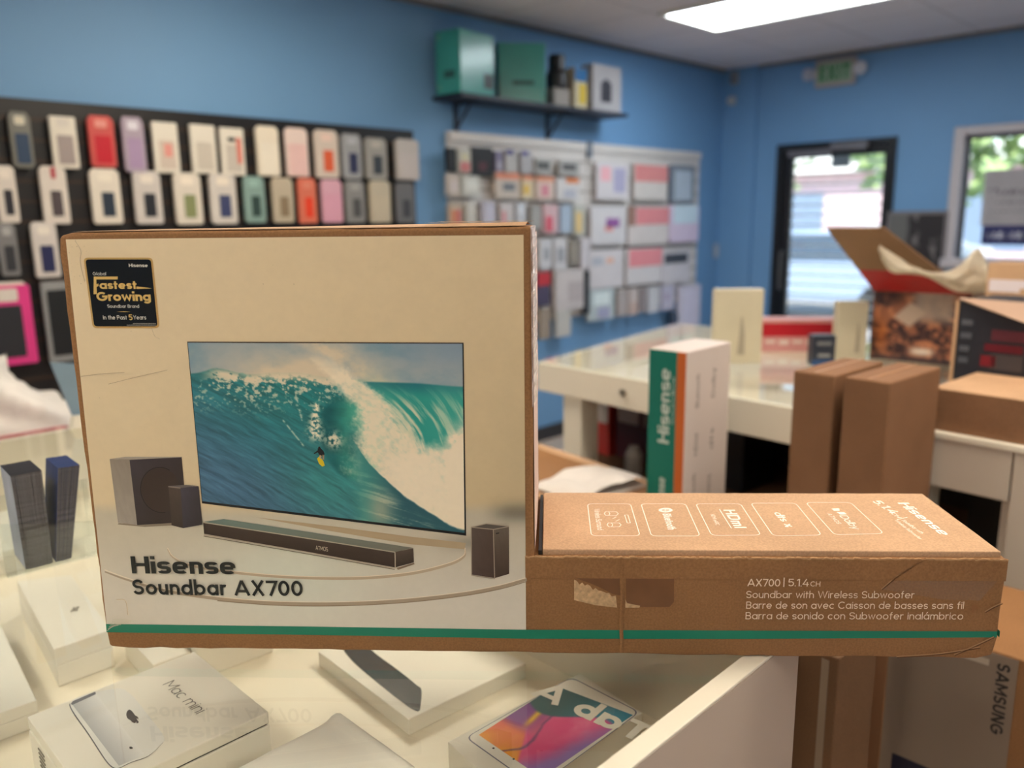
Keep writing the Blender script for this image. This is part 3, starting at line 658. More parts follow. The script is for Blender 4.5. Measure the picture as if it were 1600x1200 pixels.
# surfer
fpoly(art, [(496, 716), (500, 712), (506, 720), (508, 727), (504, 728.5), (499, 724)], 7, S(226, 200, 40))
fpoly(art, [(497, 700), (501, 699), (506, 704), (508, 709), (505, 712), (500, 711), (497, 706)], 8, S(26, 28, 34))
fpoly(art, [(498, 700), (498, 697.5), (500.5, 697), (501.5, 699.5)], 9, S(40, 30, 26)); fpoly(art, [(497, 703), (491, 707.5), (491.5, 709), (498, 705.5)], 8, S(26, 28, 34))
fpoly(art, [(500, 710), (503, 711), (502.5, 717), (500, 716)], 8, S(190, 170, 140)); fpoly(art, [(504, 710), (507, 710), (507, 718), (504.6, 717)], 8, S(170, 150, 126))
text(art, 'ATMOS', (*[fp(494, 858)[0], -.0014, fp(494, 858)[1]],), (.99, 0, -.16), (0, 0, .0052), w=.09, width=.0145, gap=.12, e=4, col=S(220, 206, 184))
# scuffs and creases in the paper
for P, wd_ in (([(118, 376), (127, 392), (126, 410), (133, 440)], .9), ([(127, 588), (160, 584), (195, 582)], .8), ([(170, 600), (210, 590), (262, 578)], .7), ([(228, 470), (240, 520), (250, 530)], .5), ([(182, 936), (196, 938), (200, 960)], .6)):
    arcband(P, wd_, 2, S(190, 166, 134)); arcband([(u+1, w+.9) for u, w in P], wd_*.7, 2, S(240, 224, 198))
r3 = random.Random(4)
for k in range(46):
    u, w = (r3.uniform(106, 135), r3.uniform(378, 450)) if k < 26 else (r3.uniform(120, 810), r3.uniform(378, 640)); s_ = r3.uniform(.3, .9)
    fpoly(art, [(u, w), (u+s_*2, w+s_*.6), (u+s_, w+s_*1.4)], 1, S(150, 128, 104))
flab = art.build('front_label', ink, box); flab['label'] = 'white printed label with a big surf wave television and speakers'
# green stripe
mb = MB()
P = [(166, 974.5), (480, 978.5), (822, 983.5), (1150, 984.8), (1558, 986)]; Q = [(167, 987.5), (480, 991.5), (822, 997.5), (1150, 998), (1557, 995.5)]
for i in range(4): fpoly(mb, [P[i], P[i+1], Q[i+1], Q[i]], 2, S(18, 128, 104))
z0, z1 = fp(1557, 995.5)[1], fp(1558, 986)[1]; mb.add([(BL+.0004, -.0005, z0), (BL+.0004, .1, z0-.002), (BL+.0004, .1, z1), (BL+.0004, -.0005, z1)], [(0, 1, 2, 3)], 0, S(18, 128, 104))
mb.build('green_stripe', ink, box)
# lettering on the front
def ftext(mb, st, p0, p1, ph, layer=12, **k):
    a, b = fp(*p0), fp(*p1); c = fp(*ph); xd = np.array([b[0]-a[0], 0, b[1]-a[1]]); yd = np.array([0, 0, c[1]-a[1]])
    return text(mb, st, (a[0], -.0004-.00016*layer, a[1]), xd, yd, width=np.linalg.norm(xd), **k)
blk = mat('black_ink', S(18, 22, 22), .4)
ftext(MB(), 'Hisense', (208, 894.5), (370, 896), (208, 868), w=.15, wy=.122, gap=.05, e=3.0).build('brand_lettering', blk, flab)
ftext(MB(), 'Soundbar AX700', (210, 927.5), (474.5, 930), (210, 904), w=.124, gap=.075).build('model_lettering', blk, flab)
pale = mat('pale_print', S(250, 228, 202), .6)
def fpart(st, *a, **k): ftext(MB(), st, *a, **k).build('description_lettering', pale, box)
mb = MB()
ftext(mb, 'AX700', (1167, 914.5), (1218, 915), (1167, 903), w=.095, gap=.07); ftext(mb, '|', (1223, 914), (1224.6, 914), (1223, 903.5), w=.08)
ftext(mb, '5.1.4', (1230, 914.5), (1263, 915), (1230, 903), w=.08, gap=.05); ftext(mb, 'CH', (1265, 914.8), (1280.5, 915), (1265, 907), w=.09)
fpart('Soundbar with Wireless Subwoofer', (1165, 933), (1427, 933.5), (1165, 922), w=.078, gap=.085)
fpart('Barre de son avec Caisson de basses sans fil', (1165, 949.5), (1504, 950), (1165, 938.5), w=.078, gap=.085)
fpart('Barra de sonido con Subwoofer inalámbrico', (1164, 966), (1503, 966.5), (1164, 955), w=.078, gap=.085)
mb.build('description_lettering', pale, box)
ftext(MB(), 'P', (1516, 956), (1527, 956), (1516, 944), w=.2).build('stamped_letter', mat('faint_stamp', S(146, 100, 62), .7), box)
# award sticker
mb = MB()
def frr(mb, pts, inset, layer, col):
    q = [np.array(p, float) for p in pts]; c = sum(q)/4; P = []
    for i in range(4):
        a, b, d = q[i-1], q[i], q[(i+1) % 4]; ua = (a-b)/np.linalg.norm(a-b); ub = (d-b)/np.linalg.norm(d-b); bb = b+(ua+ub)*inset; r = 7-inset*.6
        P += [x for x in bezier([bb+ua*r, bb, bb+ub*r], 6)]
    fpoly(mb, P, layer, col)
SQ = [(131, 402.5), (239, 402.5), (250, 512.5), (145.5, 512.5)]
frr(mb, SQ, 0, 3, S(206, 166, 104)); frr(mb, SQ, 2.8, 4, S(20, 20, 22))
stk = mb.build('award_sticker', ink_gloss, box); stk['label'] = 'black square award sticker with gold border'
mb = MB(); gold = S(226, 190, 118); wht = S(240, 236, 228)
ftext(mb, 'Hisense', (202.5, 417), (231.8, 417.2), (202.5, 411.8), 6, w=.13, wy=.12, gap=.06, e=2.8, col=wht)
ftext(mb, 'Global', (146.3, 430), (167, 430), (146.3, 425), 6, w=.08, col=wht)
fpoly(mb, [(147.5, 432), (185, 432), (185, 436.5), (151.5, 436.5), (152.5, 459.5), (147.2, 459.5)], 6, gold); fpoly(mb, [(151.5, 444), (155, 443), (155, 447), (152, 448)], 6, gold)
ftext(mb, 'astest', (157, 451.4), (215, 451.4), (157, 438.6), 6, w=.14, gap=.04, col=gold)
fpoly(mb, [(214, 447.5), (227, 448.8), (238.5, 450.5), (214, 451.4)], 6, gold)
ftext(mb, 'Growing', (152.5, 470), (237, 470), (152.5, 456), 6, w=.15, gap=.035, col=gold)
ftext(mb, 'Soundbar Brand', (169, 480.6), (218.5, 480.8), (169, 475.6), 6, w=.09, col=wht)
fpoly(mb, [(183, 486.8), (194, 486.2), (205, 486.8), (194, 487.4)], 6, gold)
ftext(mb, 'In the Past', (162.4, 499), (199.5, 499), (162.4, 492.5), 6, w=.09, col=wht); ftext(mb, '5', (202.3, 500), (208.6, 500), (202.3, 491), 6, w=.12, col=gold); ftext(mb, 'Years', (209.6, 499), (229.5, 499), (209.6, 492.5), 6, w=.09, col=wht)
for y in (506, 508.3): 
    for k in range(24 if y > 507 else 19): fpoly(mb, [(244.3-k*1.9, y), (242.8-k*1.9, y), (242.8-k*1.9, y-1.0-.4*(k % 2)), (244.3-k*1.9, y-1.0)], 6, S(170, 166, 160))
mb.build('sticker_lettering', ink_gloss, stk)
# lid lettering and icons: read from the right-hand end
lidw = mat('white_lid_print', S(255, 252, 244), .6)
def ltext(mb, st, p0, p1, ph, **k):
    a, b, c = tp(*p0), tp(*p1), tp(*ph); xd = np.array([b[0]-a[0], b[1]-a[1], 0]); n = np.array([-xd[1], xd[0], 0])/np.linalg.norm(xd); h = np.array([c[0]-a[0], c[1]-a[1], 0])@n
    return text(mb, st, (a[0], a[1], LZ+.0004), xd, n*h, width=np.linalg.norm(xd), **k)
mb = MB()
ltext(mb, 'Hisense', (1402, 786), (1470, 836.5), (1416.5, 784), w=.14, wy=.115, gap=.055, e=3)
ltext(mb, '5.1.4', (1361, 783), (1392.5, 803), (1371, 780), w=.11, gap=.06); ltext(mb, 'CH', (1391, 802), (1402, 809.5), (1397, 801), w=.1)
ltext(mb, 'Soundbar with', (1408, 813), (1438, 834), (1412, 811), w=.09); ltext(mb, 'Wireless Subwoofer', (1397, 813), (1436, 843), (1401, 811.5), w=.09)
a, b = tp(1402, 812.5), tp(1418, 809); mb.prism([a, (a[0], a[1]+.0012), (b[0], b[1]+.0012), b], LZ+.0003, LZ+.0005)
mb.build('lid_lettering', lidw, lid)
def tile(q, name):
    q = [np.array(tp(*p)) for p in q]; P = []
    for i in range(4):
        a, b, d = q[i-1], q[i], q[(i+1) % 4]; ua = (a-b)/np.linalg.norm(a-b); ub = (d-b)/np.linalg.norm(d-b); P += bezier([b+ua*.008, b, b+ub*.008], 6)
    mb = MB(); V, F = ribbon([tuple(p) for p in P]+[tuple(P[0])], .0011); mb.add([(v[0], v[1], LZ+.0004) for v in V], F)
    return mb
def lpoly(mb, pts): mb.add([(*tp(*p), LZ+.0004) for p in pts], [tuple(range(len(pts)))])
def lline(mb, pts, w=.0009): V, F = ribbon([tp(*p) for p in pts], w); mb.add([(v[0], v[1], LZ+.0004) for v in V], F)
t1 = tile([(918, 787.5), (985, 787.5), (1000, 837.5), (924, 837.5)], 'a'); ltext(t1, 'Wireless Surround', (928, 795.5), (933.5, 828.5), (937, 795), w=.09)
for (cx, cy) in ((955, 803), (959.5, 820.5)):
    lline(t1, [(cx-11, cy), (cx-9, cy-3), (cx+8, cy-3), (cx+11, cy), (cx+8, cy+3), (cx-8, cy+3), (cx-11, cy)]); lline(t1, [(cx-4, cy-3), (cx-2, cy), (cx-4, cy+3)])
lline(t1, [(976, 805), (981, 805), (985, 817.5), (980, 817.5), (976, 805)]); lline(t1, [(957, 811), (963, 808)]); lline(t1, [(962, 815), (968, 812)])
t2 = tile([(1001.5, 787.5), (1071, 787.5), (1094, 838), (1018, 838)], 'b')
cb = [(1040+11*math.cos(a), 797.5+3.6*math.sin(a)) for a in np.linspace(0, 6.283, 25)]
for i in range(24): lpoly(t2, [cb[i], cb[i+1], ((1040+cb[i+1][0])/2, (797.5+cb[i+1][1])/2), ((1040+cb[i][0])/2, (797.5+cb[i][1])/2)])
lline(t2, [(1034, 796), (1045, 798.5), (1040, 799.8), (1039.5, 795.6), (1044.5, 796.4), (1034, 799)], .0012); ltext(t2, 'Bluetooth', (1035, 803), (1043.5, 828), (1047.5, 802), w=.15, wy=.13, gap=.06)
t3 = tile([(1087, 787.5), (1157, 787.5), (1189, 836.5), (1112, 837)], 'c'); ltext(t3, 'HDmI', (1130, 797), (1148, 825.5), (1147, 795.5), w=.13, wy=.12, gap=.1, e=3.4)
lline(t3, [(1124, 796), (1143, 826)], .0012); ltext(t3, 'HDMI eARC', (1110, 804), (1118.5, 821), (1116, 803.5), w=.09)
t4 = tile([(1173, 786.5), (1243, 786.5), (1284, 836.5), (1208, 837.5)], 'd'); ltext(t4, 'dts x', (1208, 801), (1229, 824), (1219, 799), w=.13, wy=.1, gap=.03); lpoly(t4, [(1226, 822), (1231, 822), (1232.5, 824), (1227, 824)])
t5 = tile([(1259, 785.5), (1329, 785.5), (1381, 834), (1304, 836)], 'e')
lpoly(t5, [(1299, 795), (1311, 794.5), (1312, 798.5), (1303, 798.5)]); lpoly(t5, [(1307, 800.5), (1319, 800.5), (1323, 804), (1313, 804.5)])
ltext(t5, 'Dolby', (1311, 806), (1333, 827.5), (1322, 804.5), w=.085, gap=.05); ltext(t5, 'ATMOS', (1292, 803), (1308, 819), (1298, 802), w=.09, gap=.2)
for t, l in ((t1, 'white outlined tile with two speakers and a bar'), (t2, 'white outlined tile with a round rune symbol'), (t3, 'white outlined tile, middle of the five'), (t4, 'white outlined tile with short italic letters'), (t5, 'white outlined tile nearest the right end')):
    t.build('feature_icon', lidw, lid)['label'] = l
# tapes
def tape(name, pts, layer, m=tape_clear):
    mb = MB(); fpoly(mb, pts, layer, None); return mb.build(name, m, box)
mb = MB(); x = fp(972, 900)[0]; V = []
for k in range(9):
    z = .004+(Bh-.01)*k/8; o = .0006*math.sin(k*1.7); V += [(x-.0022+o, -.0014, z), (x+o, -.0026, z), (x+.0022+o, -.0014, z)]
mb.add(V, [f for k in range(8) for f in ((3*k, 3*k+1, 3*k+4, 3*k+3), (3*k+1, 3*k+2, 3*k+5, 3*k+4))]); mb.build('fold_ridge', kraft_box, box)
scuff = mat('torn_paper_scuff', S(200, 166, 128), .9, .25, 160)
glue = mat('brown_tape_residue', S(118, 78, 48), .35, .1, 30)
r4 = random.Random(8)
pts = [(897, 905)]+[(897+k*4.2, 907+k*1.6+r4.uniform(-3, 3)) for k in range(1, 15)]+[(962, 930), (964, 949), (930, 945), (897, 937)]
tape('paper_scuff', pts, 3, scuff); tape('tape_residue', [(906, 872), (970, 872), (970, 930), (958, 928), (930, 914), (900, 903), (900, 880)], 2, glue)
tape('tape_residue', [(978, 876), (1053, 877), (1053, 940), (1046, 948), (978, 948)], 2, glue); tape('paper_scuff', [(977, 936), (980, 942), (1000, 946), (999, 949), (977, 949)], 3, scuff)
tape('clear_tape', [(1440, 871), (1566, 872), (1560, 905), (1530, 938), (1470, 936), (1377, 920), (1410, 895)], 3)
arcs = MB()
def crease(P, w_, col): 
    P = catmull(P, 6)
    for i in range(len(P)-1):
        t = P[i+1]-P[i]; t = t/np.linalg.norm(t); nn = np.array([-t[1], t[0]])*w_/2; fpoly(arcs, [P[i]+nn, P[i+1]+nn, P[i+1]-nn, P[i]-nn], 5, col)
for P in ([(1376, 920), (1400, 900), (1425, 884), (1446, 871)], [(1538, 955), (1550, 948), (1565, 941)], [(1490, 1022), (1522, 1008), (1552, 994)], [(1400, 1025), (1470, 1020), (1530, 1010)]):
    crease(P, 1.5, S(178, 138, 100)); crease([(u+1, w+1.6) for u, w in P], 1.2, S(96, 62, 36))
for k in range(7): crease([(168+k*1.5, 985-k*3), (176+k*3, 979-k*2), (186+k*4, 976-k*1)], .6, S(214, 208, 190))
arcs.build('crease', ink, box)
# right face of the tall section: white paper with a crinkled film edge
mb = MB(); n = 40; V = []
for k in range(n+1):
    z = Bh+.004+(BH-Bh-.012)*k/n; o = .0007*noise2(k*.4, 1, 2); V += [(BN-.0006, .004, z), (BN+.0002+o*.4, .05, z), (BN+.0006+o, .115, z), (BN+.0006+o*1.5, BD-.012+.006*noise2(k*.9, 5, 3), z)]
mb.add(V, [(4*k+i, 4*k+i+1, 4*k+5+i, 4*k+4+i) for k in range(n) for i in range(3)]); mb.build('side_label', mat('side_paper', S(232, 208, 202), .5, .04, 30), box, smooth=True)
mb = MB(); V = []; n = 90
for k in range(n+1):
    z = BH-.2+.2*k/n; V += [(BN-.0022, -.0006, z), (BN+.0004+.0012*noise2(k*.8, 1, 7), .012+.02*noise2(k*.33, 2, 9), z+.001*noise2(k*1.1, 3, 4)), (BN+.0014+.0025*noise2(k*.45, 9, 8), .06, z)]
mb.add(V, [(3*k+i, 3*k+i+1, 3*k+4+i, 3*k+3+i) for k in range(n) for i in range(2)]); mb.build('clear_tape', mat('crinkled_film', S(226, 214, 210), .25, .2, 120), box)
# top flaps, slightly lifted
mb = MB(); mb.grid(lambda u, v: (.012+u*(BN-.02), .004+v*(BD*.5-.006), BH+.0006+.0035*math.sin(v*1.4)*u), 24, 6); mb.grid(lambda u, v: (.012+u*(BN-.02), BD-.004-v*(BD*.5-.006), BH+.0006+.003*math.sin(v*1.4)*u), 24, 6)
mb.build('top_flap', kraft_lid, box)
mb = MB(); mb.grid(lambda u, v: (BN-.12+u*.118, .002+v*(BD-.01), BH+.0046+.0012*float(noise2(u*9, v*7, 3))), 16, 10); mb.build('clear_tape', tape_clear, box)
# ------------------------------------------------------------------ goods inside the front case
def quadtop(pts, z): return [at(u, w, z=z)[:2] for u, w in pts]
# white computer box: top face from the photo, room-aligned square
mm = thing('computer_box', 'white desktop computer box showing a silver computer, inside the case at front left', 'product box', (.336, 1.01, DK+.0006))
MB().box(-.112, -.1105, 0, .112, .1105, .066).build('carton', white_pack, mm, bevel=.0015)
MB().box(-.1115, -.11, .0685, .1115, .11, .085).build('lid', white_pack, mm, bevel=.0015)
MB().box(-.109, -.1075, .0655, .109, .1075, .069).build('lid_gap', black_paint, mm)
def mmp(u, w): p = at(u, w, z=DK+.085); return (p[0]-.336, p[1]-1.01)
def mpoly(mb, pts, col, l): mb.add([(*mmp(*p), .0852+.00015*l) for p in pts], [tuple(range(len(pts)))], 0, col)
mb = MB()
body = catmull([(150, 1082), (186, 1077), (199, 1082), (212, 1094), (232, 1119), (252, 1145), (257, 1157), (252, 1164), (232, 1182), (205, 1192), (186, 1201), (176, 1199), (164, 1186), (140, 1149), (118, 1118), (110, 1103), (112, 1097), (126, 1089), (150, 1082)], 5)
mpoly(mb, [(u-1.2, w+1.4) for u, w in body], S(96, 96, 102), 1); mpoly(mb, body, S(232, 232, 230), 2)
def mgrad(mb, q, c0, c1, l):
    q = np.array(q, float)
    def P(u, v): a = (q[0]*(1-u)+q[1]*u)*(1-v)+(q[3]*(1-u)+q[2]*u)*v; return (*mmp(*a), .0852+.00015*l)
    mb.grid(P, 10, 6, 0, lambda U, V: SN(mixc(c0+0*U[..., None], c1+0*U[..., None], V)))
mgrad(mb, [(149, 1084), (226, 1181), (186, 1198), (113, 1102)], c3(236, 236, 236), c3(186, 188, 192), 3)
mpoly(mb, [(149, 1082), (150, 1086), (113, 1103), (111, 1101), (114, 1097)], S(120, 120, 126), 4)
mpoly(mb, [(205, 1168), (208, 1170), (207, 1172), (203, 1172), (202, 1169)], S(40, 40, 44), 5)
apple = catmull([(199, 1112.5), (197.5, 1118), (199.5, 1124), (204, 1127), (207, 1130), (211, 1131.5), (213, 1129.2), (214, 1131.8), (217, 1130), (214.5, 1126.5), (213.8, 1124), (216.5, 1125.5), (214.5, 1121), (211.5, 1119.5), (207, 1113.5), (202.5, 1110.5), (199, 1112.5)], 5)
mpoly(mb, apple, S(58, 54, 58), 5); mpoly(mb, [(211.5, 1120.2), (214, 1120.8), (217, 1123.6), (214, 1123)], S(58, 54, 58), 5)
mb.build('printed_picture', ink, mm)
a, b, c = mmp(254, 1071), mmp(307, 1117), mmp(275.5, 1063)
xd = np.array([b[0]-a[0], b[1]-a[1], 0]); nn_ = np.array([-xd[1], xd[0], 0])/np.linalg.norm(xd); hh = np.array([c[0]-a[0], c[1]-a[1], 0])@nn_
text(MB(), 'Mac mini', (*a, .0854), xd, nn_*.0165, w=.05, width=np.linalg.norm(xd), gap=.09).build('lettering', mat('grey_ink', S(70, 66, 66), .5), mm)
mb = MB()
for k in range(7):
    for j in range(2): mb.box(-.1132, .07-j*.06-.04*(.6+.4*((k*3+j) % 3)/2), .058-k*.006, -.1122, .07-j*.06, .060-k*.006, 0, S(130, 124, 116))
mb.build('small_print', ink, mm)

def plain_box(name, label, quad, z0, z1, m=white_pack, cat='product box', lidgap=False):
    z0 += .0006
    c = sum(np.array(q) for q in quad)/4; t = thing(name, label, cat, (*c, z0))
    P = [np.array(q)-c for q in quad]; h = z1-z0
    MB().prism(P, 0, h*.55 if lidgap else h).build('carton', m, t, bevel=.0012)
    if lidgap: MB().prism([p*.995 for p in P], h*.555, h).build('lid', m, t, bevel=.0012)
    return t, P
t, P = plain_box('product_box', 'tall plain white box lying behind the computer box, beneath the card holder', [(.313, 1.322), (.398, 1.322), (.425, 1.60), (.345, 1.645)], DK, .905, lidgap=True)
text(MB(), 'SE', (.012, -.02, .0655), (-.5, -.86, 0), (.0085, -.005, 0), w=.14, width=.02).build('lettering', mat('grey_ink_light', S(130, 124, 112), .5), t)
plain_box('product_box', 'plain white box cut off by the left edge of the photo, inside the case', [(.06, 1.245), (.262, 1.232), (.289, 1.545), (.09, 1.56)], DK, .882, lidgap=True)
plain_box('product_box', 'white box mostly hidden under the soundbar carton, behind the computer box', [(.475, 1.18), (.60, 1.172), (.61, 1.36), (.485, 1.37)], DK, .90)
plain_box('product_box', 'small white box between the tall white box and the hidden white box', [(.415, 1.20), (.472, 1.195), (.478, 1.33), (.42, 1.335)], DK, .885)
ft, P = plain_box('phone_box', 'flat white phone box with a black phone picture, under the soundbar carton', [(.617, .825), (.836, .807), (.855, 1.06), (.630, 1.078)], DK, .8655)
def ftp(u, w): p = at(u, w, z=.8655); return (p[0]-ft.location[0], p[1]-ft.location[1], .0254)
mb = MB(); ph = catmull([(536, 1014), (542, 1023), (560, 1042), (600, 1075), (636, 1103), (650, 1111), (655, 1111), (657, 1104), (658.5, 1079), (650, 1070), (620, 1046), (591, 1025), (575, 1013), (550, 1008), (536, 1014)], 4)
mb.add([ftp(*p) for p in ph], [tuple(range(len(ph)))]); mb.build('phone_picture', mat('phone_black', S(36, 38, 42), .25), ft)
# padded white pouch
po = thing('padded_pouch', 'soft white padded pouch at the bottom edge, right of the computer box', 'pouch', (.45, .77, DK+.0006))
mb = MB(); nx, ny = 28, 28
def pz(u, v):
    e = min(u, 1-u, v, 1-v); r = min(1, e/.09); ridge = .007*math.exp(-((u-.88)/.05)**2)*min(1, e/.05)
    return .010+.058*math.sqrt(max(0, 1-(1-r)**2))+ridge+.004*(float(fbm(u*5, v*5, 3))-.5)
def pxy(u, v):
    x = -.105+.192*u; y = -.20+.30*v; k = (1-min(1, min(u, 1-u)/.06))*(1-min(1, min(v, 1-v)/.06)); return x*(1-.06*k), y*(1-.04*k)
mb.grid(lambda u, v: (*pxy(u, v), pz(u, v)), nx, ny); mb.grid(lambda u, v: (*pxy(1-u, v), .0), nx, ny)
for k in range(nx):
    for v in (0, 1):
        a, b = k/nx, (k+1)/nx; mb.add([(*pxy(a, v), 0), (*pxy(b, v), 0), (*pxy(b, v), pz(b, v)), (*pxy(a, v), pz(a, v))], [(0, 1, 2, 3) if v == 0 else (3, 2, 1, 0)])
for k in range(ny):
    for u in (0, 1):
        a, b = k/ny, (k+1)/ny; mb.add([(*pxy(u, a), 0), (*pxy(u, b), 0), (*pxy(u, b), pz(u, b)), (*pxy(u, a), pz(u, a))], [(3, 2, 1, 0) if u == 0 else (0, 1, 2, 3)])
mb.build('padded_body', mat('white_foam_film', S(250, 247, 240), .5, .02, 8), po, smooth=True)
# tablet box with a colourful screen
TZ = .884
tq = [(.606, .728), (.849, .707), (.832, .581), (.589, .602)]
tb, P = plain_box('tablet_box', 'white tablet box with a colourful pink and orange screen, beside the case side panel', [tq[0], tq[3], tq[2], tq[1]], DK, TZ)
def tbp(u, w, l=0): p = at(u, w, z=TZ); return (p[0]-tb.location[0], p[1]-tb.location[1], TZ-DK-.0003+.00015*l)
mb = MB()
def tpoly(pts, col, l): mb.add([tbp(*p, l) for p in pts], [tuple(range(len(pts)))], 0, col)
def lerpq(q, u, v): q = np.array(q, float); return (q[0]*(1-u)+q[1]*u)*(1-v)+(q[3]*(1-u)+q[2]*u)*v
scr = [(748, 1149), (868, 1072), (989, 1118), (846, 1216)]
bez = [(727, 1153), (893, 1058), (1000, 1113), (838, 1232)]
o_ = []
for i in range(4):
    a, b, d = np.array(bez[i-1], float), np.array(bez[i], float), np.array(bez[(i+1) % 4], float); ua = (a-b)/np.linalg.norm(a-b); ub = (d-b)/np.linalg.norm(d-b); o_ += bezier([b+ua*12, b, b+ub*12], 6)
cc = sum(np.array(b, float) for b in bez)/4
tpoly(o_, S(120, 122, 140), 1); tpoly([cc+(p-cc)*.982 for p in o_], S(236, 232, 224), 2)
for u, w in ((771, 1170), (802.5, 1187)): tpoly([(u+2*math.cos(a), w+1.4*math.sin(a)) for a in np.linspace(0, 5.5, 8)], S(40, 36, 40), 4)
def scr_fn(U, V):
    n = fbm(U*4, V*4, 5); edge1 = .28+.22*np.sin(U*3.2+.6)+.06*np.sin(U*9)+.1*(n-.5)
    c = mixc(c3(232, 70, 140)+0*U[..., None], c3(240, 120, 170)+0*U[..., None], ss(.3, .9, n)); c = mixc(c, c3(150, 120, 200)+0*c, ss(.62, .95, V+.15*n-U*.35))
    og = mixc(c3(250, 170, 40)+0*c, c3(236, 96, 70)+0*c, ss(.1, .5, U+.3*n)); c = mixc(c, og, (1-ss(-.02, .02, V-.62+.9*U))*.95)
    up = mixc(c3(130, 60, 150)+0*c, c3(220, 90, 130)+0*c, ss(.1, .5, V)); c = mixc(c, up, (1-ss(-.02, .02, V-edge1*.9))*ss(.25, .4, U))
    c = mixc(c, c3(236, 190, 60)+0*c, np.exp(-((V-.10-.25*(1-U))/.035)**2)*ss(.3, .5, U)); c = mixc(c, c3(90, 50, 110)+0*c, np.exp(-((V-edge1*.9-.02)/.018)**2)*.8)
    tl = mixc(c3(24, 90, 100)+0*c, c3(40, 140, 170)+0*c, ss(.2, .9, V)); c = mixc(c, tl, ss(.0, .04, U-.70+.12*np.sin(V*5+.5)))
    return SN(np.clip(c, 0, 1))
mb.grid(lambda u, v: tbp(*lerpq(scr, u, v), 3), 60, 60, 0, scr_fn)
mb.build('screen_picture', ink_gloss, tb)
a, b, c = tbp(868, 1071, 6), tbp(992, 1124, 6), tbp(838, 1090, 6)
xd = np.array(b)-np.array(a); yd = np.array(a)-np.array(c); yd = yd-xd*(yd@xd)/(xd@xd)
text(MB(), 'Tab A', np.array(b)+xd*.24-yd, -xd, yd, w=.15, width=np.linalg.norm(xd)*1.35, gap=.06).build('lettering', white_pack, tb)

# ------------------------------------------------------------------ card holder on the glass
hz = math.radians(-4)
hold = thing('card_holder', 'clear acrylic card holder on the glass left of the soundbar carton', 'card holder', (.336, 1.360, GZ), hz)
HX, HY, ln_ = .066, .046, math.tan(math.radians(2))
MB().box(-HX, -HY, 0, HX, HY, .003).build('base', acrylic, hold)
def wall(nm, P): MB().hexa(P).build(nm, acrylic, hold)
def yb(y, z): return y+ln_*z*.75
wall('front_wall', [(-HX, -HY-.0025, .0031), (HX, -HY-.0025, .0031), (HX, -HY, .0031), (-HX, -HY, .0031), (-HX, yb(-HY-.0025, .085), .085), (HX+.004, yb(-HY-.0025, .055), .055), (HX+.004, yb(-HY, .055), .055), (-HX, yb(-HY, .085), .085)])
wall('back_wall', [(-HX, HY, .0031), (HX, HY, .0031), (HX, HY+.0025, .0031), (-HX, HY+.0025, .0031), (-HX, yb(HY, .1), .1), (HX+.01, yb(HY, .1), .1), (HX+.01, yb(HY+.0025, .1), .1), (-HX, yb(HY+.0025, .1), .1)])
for s_, z_ in ((-1, .085), (1, .055)):
    x0, x1 = sorted((s_*HX, s_*(HX+.0025)))
    wall('side_wall', [(x0, -HY+.0005, .0031), (x1, -HY+.0005, .0031), (x1, HY-.0005, .0031), (x0, HY-.0005, .0031), (x0, yb(-HY+.0005, z_), z_), (x1, yb(-HY+.0005, z_), z_), (x1, yb(HY-.0005, .1), .1), (x0, yb(HY-.0005, .1), .1)])
card_black = mat('card_black', S(44, 45, 52), .5, .25, 90); card_blue = mat('card_navy', S(44, 66, 122), .45, .2, 60); card_photo = mat('card_grey_blue', S(140, 150, 178), .4, .2, 20)
card_edge = mat('card_edge_grey', S(150, 150, 158), .6, .4, 200); card_dark = mat('card_edge_dark', S(20, 21, 26), .6, .3, 200)
CH_, CD_ = .147, .040
def card_stack(n, pitch, x0, tilt, spread, colm, label, group, cover, cover_label):
    t = thing('card', label, 'card', (0, 0, 0), hz, group); th_ = pitch*.45
    MB().box(-th_, -CD_, 0, th_, CD_, CH_).build('leaf', colm, t)
    MB().box(-th_*.9, -CD_-.0002, .0005, th_*.1, -CD_-.00001, CH_-.0005).build('printed_edge', card_edge, t)
    MB().box(th_*.1+.00001, -CD_-.0002, .0005, th_*.98, -CD_-.00001, CH_-.0005).build('dark_edge', card_dark, t)
    kids = list(t.children); M_ = Matrix.Rotation(hz, 4, 'Z'); r5 = random.Random(n)
    for k in range(n):
        if k == 0: r = t
        else:
            r = t.copy(); C.objects.link(r)
            for ch in kids: c = ch.copy(); C.objects.link(c); c.parent = r
        a = tilt+(k/(n-1)-.5)*spread; lean = math.radians(1)
        q = M_ @ Vector((x0+(k-(n-1)/2)*pitch, r5.uniform(-.0012, .0012), 0))
        r.location = (hold.location[0]+q.x, hold.location[1]+q.y, GZ+.0034+CD_*math.sin(lean)+.0003)
        r.rotation_euler = (M_ @ Matrix.Rotation(-lean, 4, 'X') @ Matrix.Rotation(a, 4, 'Y')).to_euler()
    t['label'] = cover_label; del t['group']
    MB().box(-th_-.0003, -CD_+.001, .001, -th_-.00001, CD_-.001, CH_-.001).build('printed_face', cover, t)
card_stack(23, .00158, -.0235, math.radians(0), math.radians(1.6), card_black, 'black card in the packed left stack of the acrylic holder', 'black cards in the left stack', card_photo, 'front card with grey blue picture, leftmost in the acrylic holder')
card_stack(17, .00125, .0095, math.radians(9.5), math.radians(3.4), card_blue, 'navy blue card in the packed right stack of the acrylic holder', 'navy cards in the right stack', card_blue, 'outermost navy card facing left in the right stack of the acrylic holder')

